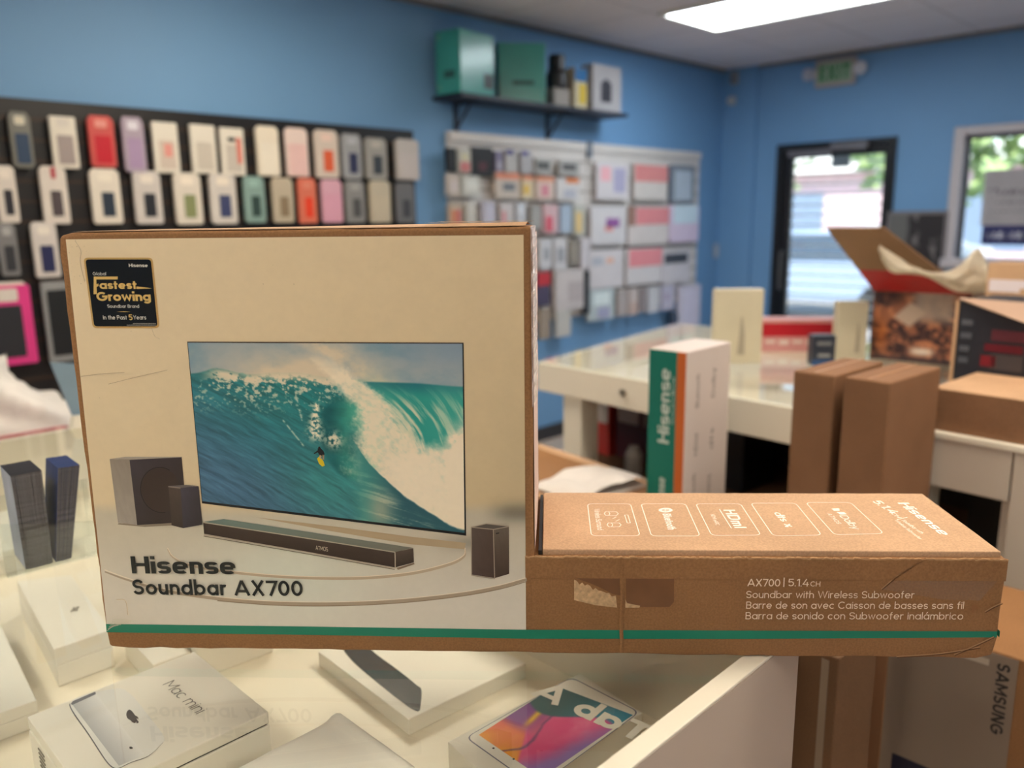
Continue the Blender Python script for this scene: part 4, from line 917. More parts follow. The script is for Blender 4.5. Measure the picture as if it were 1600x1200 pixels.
# pale blue leaning panel behind the big carton
A_, B_ = at(113, 646, y=2.235), at(80, 566, y=2.235); hgt = B_[2]-GZ
pn = thing('tablet_display', 'pale blue panel leaning on a white stand behind the left edge of the soundbar carton', 'display', (A_[0], 2.235, GZ))
MB().hexa([(0, 0, .03), (.22, -.05, .03), (.22, -.042, .03), (0, .008, .03), (-.035, 0, hgt), (.18, -.05, hgt-.04), (.18, -.042, hgt-.04), (-.035, .008, hgt)]).build('panel', mat('pale_blue_panel', S(134, 160, 184), .4), pn)
MB().hexa([(-.01, -.02, 0), (.2, -.07, 0), (.2, -.04, 0), (-.01, .01, 0), (0, -.012, .03), (.21, -.062, .03), (.21, -.04, .03), (0, .01, .03)]).build('stand', white_lam, pn)

# ------------------------------------------------------------------ phone case wall
PX1 = 3.005
sw = thing('slatwall_board', 'black slatted wall board holding rows of phone case packages', 'display board', (0, YW, 0))
slat = mat('slat_black', S(24, 23, 25), .4, .12, 5); groove = mat('slat_groove_brown', S(58, 40, 30), .6, .1, 8)
MB().box(-1.6, -.03, .55, PX1, -.001, 2.044).build('board', slat, sw)
mb = MB()
for k in range(18): mb.box(-1.6, -.0325, .60+k*.08, PX1-.004, -.0303, .612+k*.08)
mb.build('groove', groove, sw)
hook_m = mat('hook_metal', S(150, 150, 150), .3, metal=.8)
clear_shell = mat('clear_plastic_shell', S(176, 174, 168), .3, .05, 10)
def shell(rgb): return mat('shell_%d_%d_%d' % rgb, S(*rgb), .4, .04, 10)
def pack(label, px, body, panel=None, tabc=None, y=None, rect=(.26, .40, .80, .90), r=.18, extra=None, group=None, depth=.022, hook=True, top=None, cat='phone case'):
    y = y or YW-.075
    p0, p1 = at(px[0], px[1], y=y), at(px[2], px[3], y=y)
    # the px box also takes in the visible left flank: width along the wall less the flank's share
    w = abs(p1[0]-p0[0])-depth*.55; h = abs(at((px[0]+px[2])/2, px[1], y=y)[2]-at((px[0]+px[2])/2, px[3], y=y)[2])
    cx = p1[0]-w/2; z0 = at((px[0]+px[2])/2, px[3], y=y)[2]
    t = thing('phone_case_package', label, cat, (cx, y, z0), 0, group)
    rr = r*w*.5
    MB().prism(rrect(-w/2, 0, w/2, h, max(rr, .003)), 0, depth, 'y').build('package_body', shell(body), t, bevel=.0025)
    if panel:
        MB().prism(rrect(-w/2+rect[0]*w, h*(1-rect[3]), -w/2+rect[2]*w, h*(1-rect[1]), .006), -.0022, -.0002, 'y').build('case_panel', shell(panel), t)
    if tabc: MB().prism(rrect(-w*.24, h*.80, w*.24, h*.96, .008), -.0018, -.0002, 'y').build('label_strip', shell(tabc), t)
    if top: MB().prism(rrect(-w*.42, h*.88, w*.42, h*1.04, .01), .004, depth-.004, 'y').build('hang_tab', shell(top), t)
    if extra:
        for (x0, y0, x1, y1, c, nm) in extra: MB().prism(rrect(-w/2+x0*w, h*(1-y1), -w/2+x1*w, h*(1-y0), .003), -.0034, -.0023, 'y').build(nm, shell(c), t)
    if hook:
        mb = MB(); mb.tube([(cx, -.0305, z0+h*.95), (cx, (y+depth)-YW+.0006, z0+h*.95)], .003, 6); mb.build('peg_hook', hook_m, sw)
    return t
W1 = (226, 220, 208); GR = (150, 148, 142)
ROW1 = [
 ('navy phone case in a grey clear package, top row, far left', (6, 178, 56, 262), (118, 118, 112), (36, 62, 92), (212, 206, 188), .42),
 ('white phone case package with a mauve grey panel, top row, beside the red one', (71, 182, 126, 263), W1, (160, 148, 146), (214, 208, 200), .14),
 ('bright red phone case package on the top row', (131, 184, 184, 261), (206, 84, 80), (196, 18, 44), (226, 150, 140), .3),
 ('lilac phone case package on the top row, right of the red one', (184, 186, 231, 269), (172, 158, 176), (168, 144, 180), (222, 220, 230), .4),
 ('white phone case package with a pink round print, top row', (232, 191, 283, 270), W1, (206, 192, 180), None, .14),
 ('white phone case package with a plain beige panel, top row', (292, 195, 341, 271), W1, (200, 192, 180), None, .14),
 ('white phone case package with black and red corner marks, top row', (339, 200, 385, 274), W1, (198, 190, 180), None, .14),
 ('plain cream phone case package, top row, left of the pink one', (396, 200, 439, 275), (232, 222, 204), (234, 226, 210), None, .2),
 ('pale pink phone case package on the top row', (442, 203, 484, 276), (232, 212, 204), (232, 194, 190), None, .2),
 ('orange phone case in a white package on the top row', (488, 206, 531, 278), (216, 202, 190), (222, 96, 56), (236, 208, 196), .2),
 ('grey clear phone case package with a narrow navy panel, top row', (531, 212, 567, 280), (160, 162, 166), (40, 46, 82), (184, 188, 194), .35),
 ('grey phone case package with a dark slate panel, top row', (568, 218, 606, 281), (160, 158, 154), (50, 60, 70), (190, 186, 178), .25),
 ('pale grey phone case package at the right end of the top row', (616, 220, 656, 281), (196, 190, 186), (200, 192, 190), None, .12)]
ROW2 = [
 ('white package with a black phone case, second row, cut off by the left edge', (-16, 262, 33, 348), (222, 214, 206), (38, 38, 46), (236, 226, 216), .25),
 ('white package with a dark brown phone case and a red tag, second row', (55, 263, 112, 350), (220, 212, 204), (82, 72, 76), None, .25),
 ('white package with a dark navy phone case, second row, below the lilac one', (134, 267, 194, 350), (226, 218, 206), (38, 52, 68), (236, 228, 214), .25),
 ('pale grey package with a black phone case, second row, left of the olive one', (202, 270, 257, 350), (206, 200, 196), (36, 40, 48), (230, 222, 212), .25),
 ('white package with an olive green phone case, second row', (266, 273, 319, 351), (220, 212, 200), (134, 142, 98), (238, 228, 214), .25),
 ('white package with a navy blue phone case, second row, right of the olive one', (322, 274, 373, 350), (210, 204, 198), (62, 70, 108), (236, 226, 212), .25),
 ('teal clear package with a dark green phone case, second row', (376, 278, 417, 348), (136, 164, 158), (48, 70, 66), (156, 190, 182), .3),
 ('beige package with a brown phone case, second row', (421, 280, 461, 348), (190, 178, 158), (140, 122, 98), None, .3),
 ('bright orange red phone case package, second row', (462, 281, 497, 349), (222, 120, 96), (232, 66, 34), (226, 140, 118), .25),
 ('pink phone case package, second row', (499, 283, 537, 348), (222, 172, 190), (222, 164, 186), None, .25),
 ('grey clear package with a charcoal phone case, second row, right of the pink one', (537, 285, 572, 348), (142, 142, 142), (80, 80, 82), (168, 166, 166), .3),
 ('cream phone case package, second row, near the right end', (575, 285, 612, 348), (196, 186, 166), (200, 188, 166), None, .2),
 ('dark grey phone case package at the right end of the second row', (616, 288, 649, 348), (112, 112, 116), (66, 68, 74), None, .3)]
for i, (lab, px, b, pa, tb_, rr) in enumerate(ROW1+ROW2):
    wide = pa and i in (7, 8, 12, 22, 24); ex_ = None
    if 'pink round' in lab: ex_ = [(.40, .42, .72, .68, (222, 150, 140), 'round_print')]
    if 'black and red' in lab: ex_ = [(.3, .2, .62, .28, (52, 48, 48), 'corner_mark'), (.66, .2, .86, .75, (216, 120, 106), 'corner_mark')]
    if 'red tag' in lab: ex_ = [(.42, -.02, .6, .18, (186, 80, 90), 'red_tag')]
    pack(lab, px, b, pa, tb_, rect=(.1, .3, .9, .97) if wide else ((.2, .36, .84, .92) if i < 7 else (.33, .40, .76, .86)), r=rr, extra=ex_, top=None if i in (1, 4, 5, 6) else b)
pack('grey clear phone case package with a dark panel, third row, far left', (-12, 352, 34, 432), (128, 128, 130), (52, 54, 60), (176, 176, 178), r=.35, top=(150, 150, 150))
pack('white package with a navy phone case, third row, touching the soundbar carton in view', (42, 350, 97, 434), (214, 208, 204), (36, 42, 86), (234, 228, 218), r=.25, top=(214, 208, 204))
pack('pink package holding a black tablet case, low on the wall at far left', (-40, 446, 62, 572), (226, 64, 142), (44, 46, 52), (222, 214, 206), rect=(.05, .25, .78, .9), r=.1, top=(226, 220, 210), cat='tablet case')
pack('black and clear case package, low on the wall beside the soundbar carton', (58, 440, 120, 566), (150, 152, 154), (28, 32, 36), None, rect=(.16, .10, .98, .92), r=.22, cat='tablet case')

# low table with bag along the wall
tz = .84
tab_ = thing('display_table', 'low brown wooden table against the phone case wall, far left', 'table', (.35, 3.1, 0))
MB().box(-1.2, -.42, tz-.03, .75, .42, tz).build('top', mat('brown_wood', S(120, 84, 62), .5, .15, 6, stretch=(1, 6, 1)), tab_)
for sx in (-1.15, .7):
    for sy in (-.37, .37): MB().box(sx-.025, sy-.025, 0, sx+.025, sy+.025, tz-.0305).build('leg', black_paint, tab_)
bag = thing('plastic_bag', 'crumpled white plastic bag on the wooden table below the pink package', 'bag', (.72, 3.12, tz))
mb = MB(); nu, nv = 36, 18
def bg(u, v):
    a = 2*math.pi*u; ph_ = math.pi*.5*v; n = float(fbm(3+2.2*math.cos(a)+v*2, 3+2.2*math.sin(a)+v*3, 17, 4))-.5
    rr = 1+.55*n; return (.24*math.cos(a)*math.cos(ph_)**.6*rr, .17*math.sin(a)*math.cos(ph_)**.6*rr, .001+.19*math.sin(ph_)*(1+.7*n)*(1-.35*math.cos(a)))
mb.grid(bg, nu, nv); mb.build('bag_body', mat('white_bag_film', S(226, 222, 218), .45, .05, 12), bag, smooth=True)
for k, (x, y, w_, d_, h_, c, l) in enumerate([(.40, 2.80, .26, .14, .075, (196, 92, 130), 'pink flat packet on the wooden table edge, behind the glass case'), (.69, 2.79, .22, .13, .07, (190, 70, 84), 'red flat packet on the wooden table edge, behind the glass case'), (.12, 2.80, .22, .13, .06, (176, 140, 96), 'tan flat packet on the wooden table edge, far left')]):
    t = thing('flat_packet', l, 'packet', (x, y, tz)); MB().box(-w_/2, -d_/2, 0, w_/2, d_/2, h_).build('packet_body', shell(c), t, bevel=.006)
    MB().box(-w_*.3, -d_/2-.001, h_*.3, w_*.1, -d_/2-.0002, h_*.8).build('label_strip', shell((150, 170, 110)), t)
# a few white boxes seen through the far pane
for x, y, w_, d_, h_, l in ((.18, 1.95, .16, .3, .06, 'white box under the far glass pane, left one behind the card holder'), (.42, 2.0, .15, .28, .05, 'white box under the far glass pane, right one behind the card holder'), (-.1, 1.75, .18, .25, .05, 'white box under the far glass pane, near the left photo edge')):
    plain_box('product_box', l, [(x-w_/2, y-d_/2), (x+w_/2, y-d_/2), (x+w_/2, y+d_/2), (x-w_/2, y+d_/2)], DK, DK+h_)

# ------------------------------------------------------------------ upper shelf with its goods
SZ = 2.245; SY = YW-.24
sh = thing('wall_shelf', 'black wall shelf on two brackets high on the blue wall', 'shelf', (3.98, YW, SZ))
MB().box(-.80, -.25, -.022, .74, -.001, 0).build('board', mat('shelf_black', S(32, 36, 50), .45), sh, bevel=.002)
for u in (715, 858):
    x = at(u, 190, y=YW-.02)[0]-3.98
    mb = MB(); mb.box(x-.015, -.012, -.19, x+.015, -.001, -.0225); mb.box(x-.012, -.22, -.034, x+.012, -.0125, -.0225)
    mb.add([], []); mb.tube([(x, -.008, -.17), (x, -.14, -.03)], .008, 6); mb.build('bracket', mat('bracket_dark', S(40, 48, 66), .4), sh)
teal = mat('teal_carton', S(60, 152, 144), .28, .06, 6, coat=.3)
def shelf_item(name, label, cat, px, y, build):
    x = at(px[0], px[3], y=y)[0]; x1 = at(px[2], px[3], y=y)[0]; zt = at((px[0]+px[2])/2, px[1], y=y)[2]
    t = thing(name, label, cat, ((x+x1)/2, y, SZ)); build(t, x1-x, zt-SZ); return t
def teal_a(t, w, h):
    t.rotation_euler[2] = math.radians(8); s = w*.62
    MB().box(-s/2, -.09, 0, s/2, .09, h).build('carton', teal, t, bevel=.004)
    MB().box(s*.18, -.0915, h*.12, s*.46, -.0905, h*.36, 0, S(52, 62, 66)).build('printed_label', ink, t); MB().box(-s/2-.0012, -.05, h*.24, -s/2-.0004, .03, h*.36, 0, S(44, 84, 82)).build('printed_label', ink, t)
    for z in (.10, .9): MB().box(-s/2-.0016, .05, h*z-.012, -s/2-.0006, .075, h*z+.012, 0, S(96, 160, 146)).build('corner_tab', ink, t)
shelf_item('teal_carton', 'larger teal carton at the left end of the high shelf', 'carton', (677, 54, 776, 153), YW-.15, teal_a)
def teal_b(t, w, h):
    t.rotation_euler[2] = math.radians(-38); s = w*.78
    MB().box(-s/2, -.05, 0, s/2, .05, h).build('carton', teal, t, bevel=.004)
    mb = MB(); mb.box(-s*.2, -.0515, h*.30, s*.25, -.0505, h*.37, 0, S(40, 78, 78)); mb.build('printed_label', ink, t)
shelf_item('teal_carton', 'smaller teal carton second on the high shelf', 'carton', (781, 69, 846, 160), YW-.13, teal_b)
def bott(t, w, h):
    MB().box(-w*.5, -.045, 0, w*.5, .045, h*.36).build('base_carton', shell((150, 140, 132)), t, bevel=.003)
    MB().lathe([(w*.44, h*.3605), (w*.46, h*.5), (w*.46, h*.62), (w*.36, h*.74), (w*.36, h*.96), (w*.33, h)], 20).build('bottle', mat('bottle_black', S(34, 30, 32), .35), t, smooth=False)
shelf_item('black_bottle_package', 'black bottle-shaped item on a grey base, on the high shelf', 'bottle', (858, 86, 882, 164), YW-.14, bott)
def yel(t, w, h):
    w *= .7
    MB().box(-w/2, -.05, 0, w/2, .05, h).build('carton', shell((196, 182, 150)), t, bevel=.003)
    MB().box(-w/2+.001, -.0515, h*.68, w/2-.001, -.0505, h-.002, 0, S(20, 96, 150)).build('printed_label', ink, t); MB().box(-w*.12, -.0515, h*.15, w*.42, -.0505, h*.62, 0, S(206, 176, 56)).build('printed_label', ink, t)
shelf_item('accessory_box', 'yellow and blue box on the high shelf beside the black bottle', 'box', (884, 108, 912, 169), YW-.14, yel)
def grb(t, w, h):
    w *= .85
    MB().box(-w/2, -.05, 0, w/2, .05, h).build('carton', shell((168, 164, 166)), t, bevel=.003)
    mb = MB(); mb.prism([(-w*.22, h*.22), (w*.14, h*.22), (w*.14, h*.62), (-w*.04, h*.72), (-w*.22, h*.62)], -.0515, -.0505, 'y', 0, S(54, 54, 62)); mb.build('printed_picture', ink, t)
shelf_item('accessory_box', 'grey box with a dark picture at the right end of the high shelf', 'box', (913, 104, 965, 174), YW-.15, grb)

# ------------------------------------------------------------------ white accessory panels
pg = thing('pegboard', 'white slatted wall panel crowded with small accessories, left of its twin', 'display board', (3.27, YW, 0))
white_slat = mat('slat_white', S(214, 208, 204), .45, .03, 8); slat_shadow = mat('slat_painted_shade', S(160, 152, 146), .6)  # groove shade of the white panels, painted as grey strips
def white_panel(root, w, z0, z1):
    MB().box(0, -.03, z0, w, -.001, z1).build('board', white_slat, root)
    mb = MB(); n = int((z1-z0)/.1)
    for k in range(n): mb.box(.01, -.0325, z0+.06+k*.1, w-.01, -.0303, z0+.075+k*.1)
    mb.build('groove', slat_shadow, root); MB().box(0, -.045, z1-.055, w, -.0303, z1).build('header_rail', white_slat, root)
XP = at(918, 260, y=YW-.03)[0]
white_panel(pg, XP-3.27-.01, .86, 2.06)
pg2 = thing('pegboard', 'white slatted wall panel with tablet cases and salmon boxes, nearest the corner', 'display board', (XP, YW, 0))
white_panel(pg2, 6.0-XP, .86, 2.06)
MB().box(-.03, -.052, 1.96, .03, -.046, 2.07).build('joint_clip', shell((120, 128, 140)), pg2)
def acc(label, px, body, parts=(), y=YW-.085, depth=.03, r=.1, cat='accessory', name='accessory_package', group=None):
    p0, p1 = at(px[0], (px[1]+px[3])/2, y=y), at(px[2], (px[1]+px[3])/2, y=y); um = (px[0]+px[2])/2
    w = max(.02, abs(p1[0]-p0[0])-depth*.5); z0 = at(um, px[3], y=y)[2]; h = at(um, px[1], y=y)[2]-z0
    t = thing(name, label, cat, (p1[0]-w/2, y, z0), 0, group)
    MB().prism(rrect(-w/2, 0, w/2, h, max(.002, r*w*.5)), 0, depth, 'y').build('package_body', shell(body), t, bevel=.002)
    for (x0, y0, x1, y1, c, nm) in parts: MB().prism(rrect(-w/2+x0*w, h*(1-y1), -w/2+x1*w, h*(1-y0), .002), -.0014, -.0002, 'y').build(nm, shell(c), t)
    mb = MB(); root = pg if p1[0] < XP else pg2
    mb.tube([(p1[0]-w/2-root.location[0], -.0305, z0+h*.96), (p1[0]-w/2-root.location[0], y+depth-YW+.0006, z0+h*.96)], .003, 6); mb.build('peg_hook', hook_m, root)
    return t
LB = 'label_strip'
ACC = [
 ('black accessory packet at the top left corner of the white panel', (697, 231, 713, 268), (30, 30, 34), ()),
 ('white and pink pencil-like packet between two black packets, top row', (714, 232, 736, 270), (196, 196, 190), ((.1, .55, .9, .95, (206, 130, 130), LB), (.2, .2, .8, .5, (210, 206, 176), 'card_insert'))),
 ('large black accessory packet with a dim red mark, top row of the white panel', (735, 230, 770, 276), (34, 34, 38), ((.3, .5, .7, .8, (86, 50, 60), LB),)),
 ('purple and white narrow packet, top row, right of the large black packet', (772, 236, 786, 268), (126, 122, 150), ((.1, .5, .9, .95, (170, 168, 186), LB),)),
 ('white narrow packet with a purple cap, top row', (788, 234, 808, 269), (188, 186, 186), ((.0, .0, .7, .22, (76, 72, 130), LB),)),
 ('grey narrow packet with a violet cap, top row', (812, 236, 832, 271), (178, 176, 180), ((.05, .0, .6, .2, (92, 86, 150), LB),)),
 ('grey packet with a charcoal block, top row', (834, 248, 862, 272), (176, 174, 172), ((.1, .2, .85, .7, (92, 94, 94), LB),)),
 ('grey packet with a dark block, top row, next to the panel joint', (872, 252, 906, 274), (174, 172, 170), ((.15, .2, .8, .65, (90, 90, 92), LB),)),
 ('cream packet low at the left edge, under the black packets', (697, 272, 718, 306), (200, 190, 182), ((.2, .3, .8, .8, (206, 196, 196), 'card_insert'),)),
 ('white rounded packet, second line, below the large black packet', (720, 274, 750, 306), (206, 206, 200), ((.2, .2, .85, .7, (222, 224, 220), 'card_insert'),)),
 ('orange-topped packet with grey cable coil, second line', (772, 270, 812, 310), (206, 194, 184), ((.0, .0, 1, .25, (226, 150, 124), LB), (.3, .4, .8, .7, (120, 124, 132), 'cable_print'))),
 ('orange-topped packet with a yellow spot, second line', (814, 274, 834, 311), (216, 200, 172), ((.0, .0, 1, .2, (222, 146, 116), LB), (.1, .4, .6, .8, (222, 186, 90), 'print'))),
 ('orange-topped packet with a pink print, second line', (836, 276, 866, 312), (218, 196, 186), ((.0, .0, 1, .2, (224, 150, 120), LB), (.25, .35, .7, .85, (212, 140, 152), 'print'))),
 ('white packet with orange corner, second line, next to the panel joint', (868, 278, 906, 314), (208, 204, 204), ((.4, .0, .95, .22, (220, 130, 76), LB), (.3, .5, .8, .85, (176, 178, 192), 'print'))),
 ('orange and red strip packet, third line, far left', (700, 318, 722, 350), (196, 178, 160), ((.1, .3, .5, 1, (206, 136, 104), LB), (.55, .3, .9, 1, (200, 112, 112), LB))),
 ('plain white strip packet, third line', (727, 316, 744, 350), (204, 202, 198), ()),
 ('lavender strip packet, third line', (752, 314, 774, 350), (192, 190, 206), ((.3, .2, .8, .9, (198, 198, 218), 'card_insert'),)),
 ('pink and white strip packet, third line', (780, 317, 802, 350), (204, 198, 200), ((.1, .4, .4, 1, (214, 140, 150), LB),)),
 ('white strip packet with a silver tip, third line', (805, 317, 822, 352), (198, 200, 208), ((.25, .05, .75, .5, (216, 222, 232), 'card_insert'),)),
 ('dull grey strip packet, third line', (828, 322, 846, 358), (166, 164, 162), ()),
 ('red and pink strip packet, third line', (848, 320, 872, 364), (214, 180, 186), ((.1, .4, .6, .95, (210, 90, 110), LB),)),
 ('pale blue strip packet, third line', (874, 320, 893, 364), (170, 186, 206), ()),
 ('yellow strip packet, third line, next to the panel joint', (895, 322, 914, 368), (190, 190, 182), ((.15, .2, .7, .9, (220, 190, 126), LB),)),
 ('white cable packet in fourth line, beside the right edge of the soundbar carton', (842, 374, 862, 420), (206, 206, 212), ((.3, .3, .8, .7, (160, 162, 170), 'cable_print'),)),
 ('white cable packet with a grey coil, fourth line', (864, 372, 886, 422), (206, 204, 208), ((.2, .3, .8, .75, (158, 158, 166), 'cable_print'),)),
 ('taupe accessory packet, fourth line', (888, 376, 905, 412), (150, 142, 132), ()),
 ('white tall packet, fourth line, next to the panel joint', (906, 372, 922, 420), (206, 200, 206), ()),
 ('red and navy packet beside the right edge of the soundbar carton', (838, 425, 860, 478), (78, 70, 96), ((.0, .0, 1, .4, (196, 52, 62), LB),)),
 ('large white packet low on the left white panel', (866, 422, 912, 484), (204, 196, 196), ((.45, .3, .95, .8, (184, 174, 176), 'card_insert'),)),
 ('narrow black packet low on the left white panel, beside the large white packet', (911, 424, 922, 490), (44, 46, 52), ()),
 ('beige hanging packet at the bottom, beside the right edge of the soundbar carton', (842, 482, 860, 530), (160, 146, 132), ()),
 ('white dangling packet at the bottom of the left white panel', (868, 484, 892, 526), (196, 194, 190), ()),
 ('white tablet case box with pink and lilac print, top of the right panel', (931, 254, 984, 312), (214, 208, 212), ((.1, .12, .4, .5, (236, 176, 186), 'print'), (.5, .15, .85, .8, (172, 168, 200), 'print'))),
 ('salmon and white box, top one of three in the column', (990, 256, 1043, 312), (214, 206, 202), ((.0, .04, 1, .5, (222, 140, 140), LB),)),
 ('blue grey tablet case packet at the top right of the right panel', (1047, 258, 1086, 316), (120, 130, 146), ((.15, .15, .85, .95, (176, 190, 206), 'card_insert'),)),
 ('white tablet case box with a purple swoosh, right panel', (922, 322, 978, 382), (212, 208, 212), ((.42, .32, .8, .55, (150, 84, 160), 'print'), (.38, .5, .62, .66, (226, 150, 150), 'print'))),
 ('salmon and white box, middle one of three in the column', (980, 322, 1045, 382), (212, 202, 200), ((.18, .04, 1, .48, (224, 134, 140), LB), (.0, .0, .16, .5, (150, 108, 96), 'flank'))),
 ('pale cyan and pink box, right edge of the right panel', (1046, 320, 1092, 378), (218, 200, 224), ((.1, .0, .95, .5, (206, 226, 240), 'print'),)),
 ('white tablet case box with a small orange mark, right panel', (918, 390, 974, 450), (212, 206, 210), ((.5, .22, .7, .36, (228, 180, 160), 'print'), (.1, .18, .4, .4, (180, 184, 196), 'print'))),
 ('salmon and white box, lowest one of three in the column', (978, 388, 1034, 444), (214, 208, 210), ((.05, .02, 1, .5, (230, 138, 146), LB),)),
 ('navy and white box, lower right of the right panel', (1034, 392, 1078, 442), (210, 204, 210), ((.05, .08, .9, .38, (42, 46, 62), LB),)),
 ('clear ball-shaped package in the bottom row of the right panel', (918, 452, 960, 500), (186, 198, 202), ((.2, .1, .8, .5, (222, 234, 236), 'card_insert'), (.35, .6, .8, .95, (164, 166, 200), 'print'))),
 ('beige grey narrow packet in the bottom row, right of the ball package', (964, 454, 980, 494), (176, 166, 164), ()),
 ('cream narrow packet in the bottom row, right panel', (982, 452, 997, 492), (204, 190, 186), ((.1, .5, .9, 1, (196, 170, 160), LB),)),
 ('mauve narrow packet in the bottom row, right panel', (999, 450, 1010, 488), (150, 138, 140), ()),
 ('white narrow packet in the bottom row, right panel', (1012, 448, 1030, 488), (206, 206, 212), ()),
 ('pale lilac narrow packet in the bottom row, right panel', (1034, 446, 1054, 484), (196, 192, 212), ((.2, .3, .5, .6, (170, 150, 180), 'print'),)),
 ('tall lavender white package at the bottom right of the white panels', (1060, 446, 1094, 520), (216, 210, 226), ((.15, .1, .85, .9, (222, 216, 236), 'card_insert'),)),
]
for lab, px, b, parts in ACC: acc(lab, px, b, parts)
p0 = at(1050, 505, y=YW-.05); t = thing('dark_canister', 'short dark canister under the white panel, beside the tall lavender package', 'canister', (p0[0], YW-.06, at(1050, 516, y=YW-.06)[2]))
MB().lathe([(.04, 0), (.042, .01), (.042, .12), (.03, .15), (.03, .155)], 18).build('body', shell((56, 72, 96)), t)
mb = MB(); mb.tube([(0, .03, .14), (0, .058, .14)], .006, 6); mb.build('wall_clip', hook_m, t)

# ------------------------------------------------------------------ back counter: glass case and white cabinet
K = np.array([2.043, .60]); ka = math.radians(-4.28)
bc = thing('glass_counter', 'white glass-topped counter with an open shelf below, across the aisle', 'counter', (*K, 0), ka)
LYE = 1.40; LYB = 1.70; WD = 1.25
def skew(nm, x0, x1, y0a, y1a, y0b, y1b, z0, z1, m): MB().hexa([(x0, y0a, z0), (x1, y0b, z0), (x1, y1b, z0), (x0, y1a, z0), (x0, y0a, z1), (x1, y0b, z1), (x1, y1b, z1), (x0, y1a, z1)]).build(nm, m, bc)
MB().box(0, .012, .93, .022, LYE, GZ-.0065).build('front_apron', white_lam, bc, bevel=.002)
skew('end_apron', .0225, WD-.0225, LYE-.022, LYE, LYB-.022, LYB, .93, GZ-.0065, white_lam)
MB().box(WD-.022, .012, .93, WD, LYB, GZ-.0065).build('back_apron', white_lam, bc)
skew('deck', .0225, WD-.0225, .012, LYE-.0225, .012, LYB-.0225, .93, .945, mat('deck_white', S(240, 232, 214)))
skew('glass_pane', -.006, WD, .012, LYE+.004, .012, LYB+.004, GZ-.006, GZ, glass_top)
for x, y in ((.06, 1.235), (WD-.06, 1.5), (.06, .06), (WD-.06, .06)):
    MB().box(x-.045, y-.045, 0, x+.045, y+.045, .9295).build('leg', white_lam, bc, bevel=.003)
MB().box(.12, .12, .585, WD-.12, 1.50, .605).build('lower_shelf', mat('shelf_brown', S(92, 66, 46), .6), bc)
MB().box(WD-.5, .12, .6055, WD-.49, 1.50, .9295).build('back_board', mat('back_board_dark', S(40, 35, 36), .7), bc)
mb = MB(); mb.tube([(-.001, .98, .985), (-.012, .98, .985)], .012, 14); mb.build('lock', mat('lock_metal', S(160, 155, 145), .3, metal=.7), bc)
wc = thing('white_cabinet', 'white cabinet with a drawer front and open black bay, right end of the back counter', 'cabinet', (*K, 0), ka)
CW = -1.9
MB().box(.0, -.168, .905, .02, .010, GZ-.016).build('drawer_front', mat('cabinet_white', S(206, 196, 184), .4, .03, 4), wc, bevel=.002)
MB().box(.0, CW, 0, .02, -.172, GZ-.016).build('door_front', MATS['cabinet_white'], wc, bevel=.002)
MB().box(-.004, CW, GZ-.0155, WD, .010, GZ).build('worktop', white_lam, wc, bevel=.002)
MB().box(.0205, -.172, 0, WD-.02, -.152, GZ-.016).build('divider', MATS['cabinet_white'], wc)
MB().box(WD-.0195, CW, 0, WD, .010, GZ-.016).build('back_panel', MATS['cabinet_white'], wc)
MB().box(.3, -.1515, .02, .31, .010, .9).build('bay_back', black_paint, wc)

def kpt(x, y): c, s = math.cos(ka), math.sin(ka); return K[0]+c*x-s*y, K[1]+s*x+c*y
# goods on the lower shelf
def kbox(name, label, cat, lx, ly, z, dx, dy, dz, colr, rz=0, prints=()):
    x, y = kpt(lx, ly); t = thing(name, label, cat, (x, y, z), ka+rz)
    MB().box(0, -dy/2, 0, dx, dy/2, dz).build('carton', shell(colr), t, bevel=.004)
    if prints:
        for (y0, z0, y1, z1, c) in prints: MB().box(-.0012, dy/2-y1*dy, z0*dz, -.0003, dy/2-y0*dy, z1*dz, 0, S(*c)).build('printed_label', ink, t)
    return t
kbox('product_box', 'red box with white panel on the open shelf under the glass counter, left one', 'product box', .36, 1.42, .6055, .2, .10, .30, (186, 60, 56), prints=((.3, .45, .95, .95, (206, 200, 196)),))
kbox('product_box', 'dark maroon box with grey panels on the open shelf under the glass counter, middle one', 'product box', .38, 1.22, .6055, .2, .26, .30, (66, 24, 36), prints=((.05, .5, .45, .92, (150, 138, 138)), (.55, .5, .95, .92, (120, 106, 106))))
kbox('product_box', 'black box on the open shelf under the glass counter, right one', 'product box', .36, .90, .6055, .2, .30, .30, (26, 26, 32))
t = thing('small_canister', 'small grey round canister on the open shelf in front of the maroon box', 'canister', (*kpt(.27, 1.16), .6055))
MB().lathe([(.032, 0), (.036, .01), (.036, .07), (.02, .1), (.018, .105)], 18).build('body', shell((150, 145, 142)), t)
# cardboard and papers on the shelf's front and floor stack beside it
st = thing('floor_carton', 'opened tan cardboard carton before the glass counter, left of the teal upright carton', 'carton', (1.72, 1.56, 0), math.radians(-8))
MB().box(-.2, -.28, 0, .2, .28, .80).build('carton', kraft_lid, st, bevel=.004)
MB().box(-.21, -.05, .8005, .14, .26, .808).build('flap', kraft_box, st); MB().box(-.12, .06, .8085, -.02, .16, .809).build('printed_mark', shell((110, 76, 44)), st)
pp = thing('paper_stack', 'white crumpled papers on the tan cardboard carton, beside the teal upright carton', 'papers', (1.72, 1.345, .8006), math.radians(-6))
mb = MB(); mb.grid(lambda u, v: (-.15+.27*u, -.06+.19*v, .012+.05*float(fbm(u*2.2+3, v*2.4, 8, 3))*math.sin(math.pi*min(1, max(0, u)))**.4), 18, 14); mb.build('top_sheet', mat('white_paper', S(214, 208, 204), .6), pp, smooth=True)
MB().box(-.14, -.055, .0005, .11, .125, .009).build('lower_sheets', mat('white_paper', S(214, 208, 204)), pp)
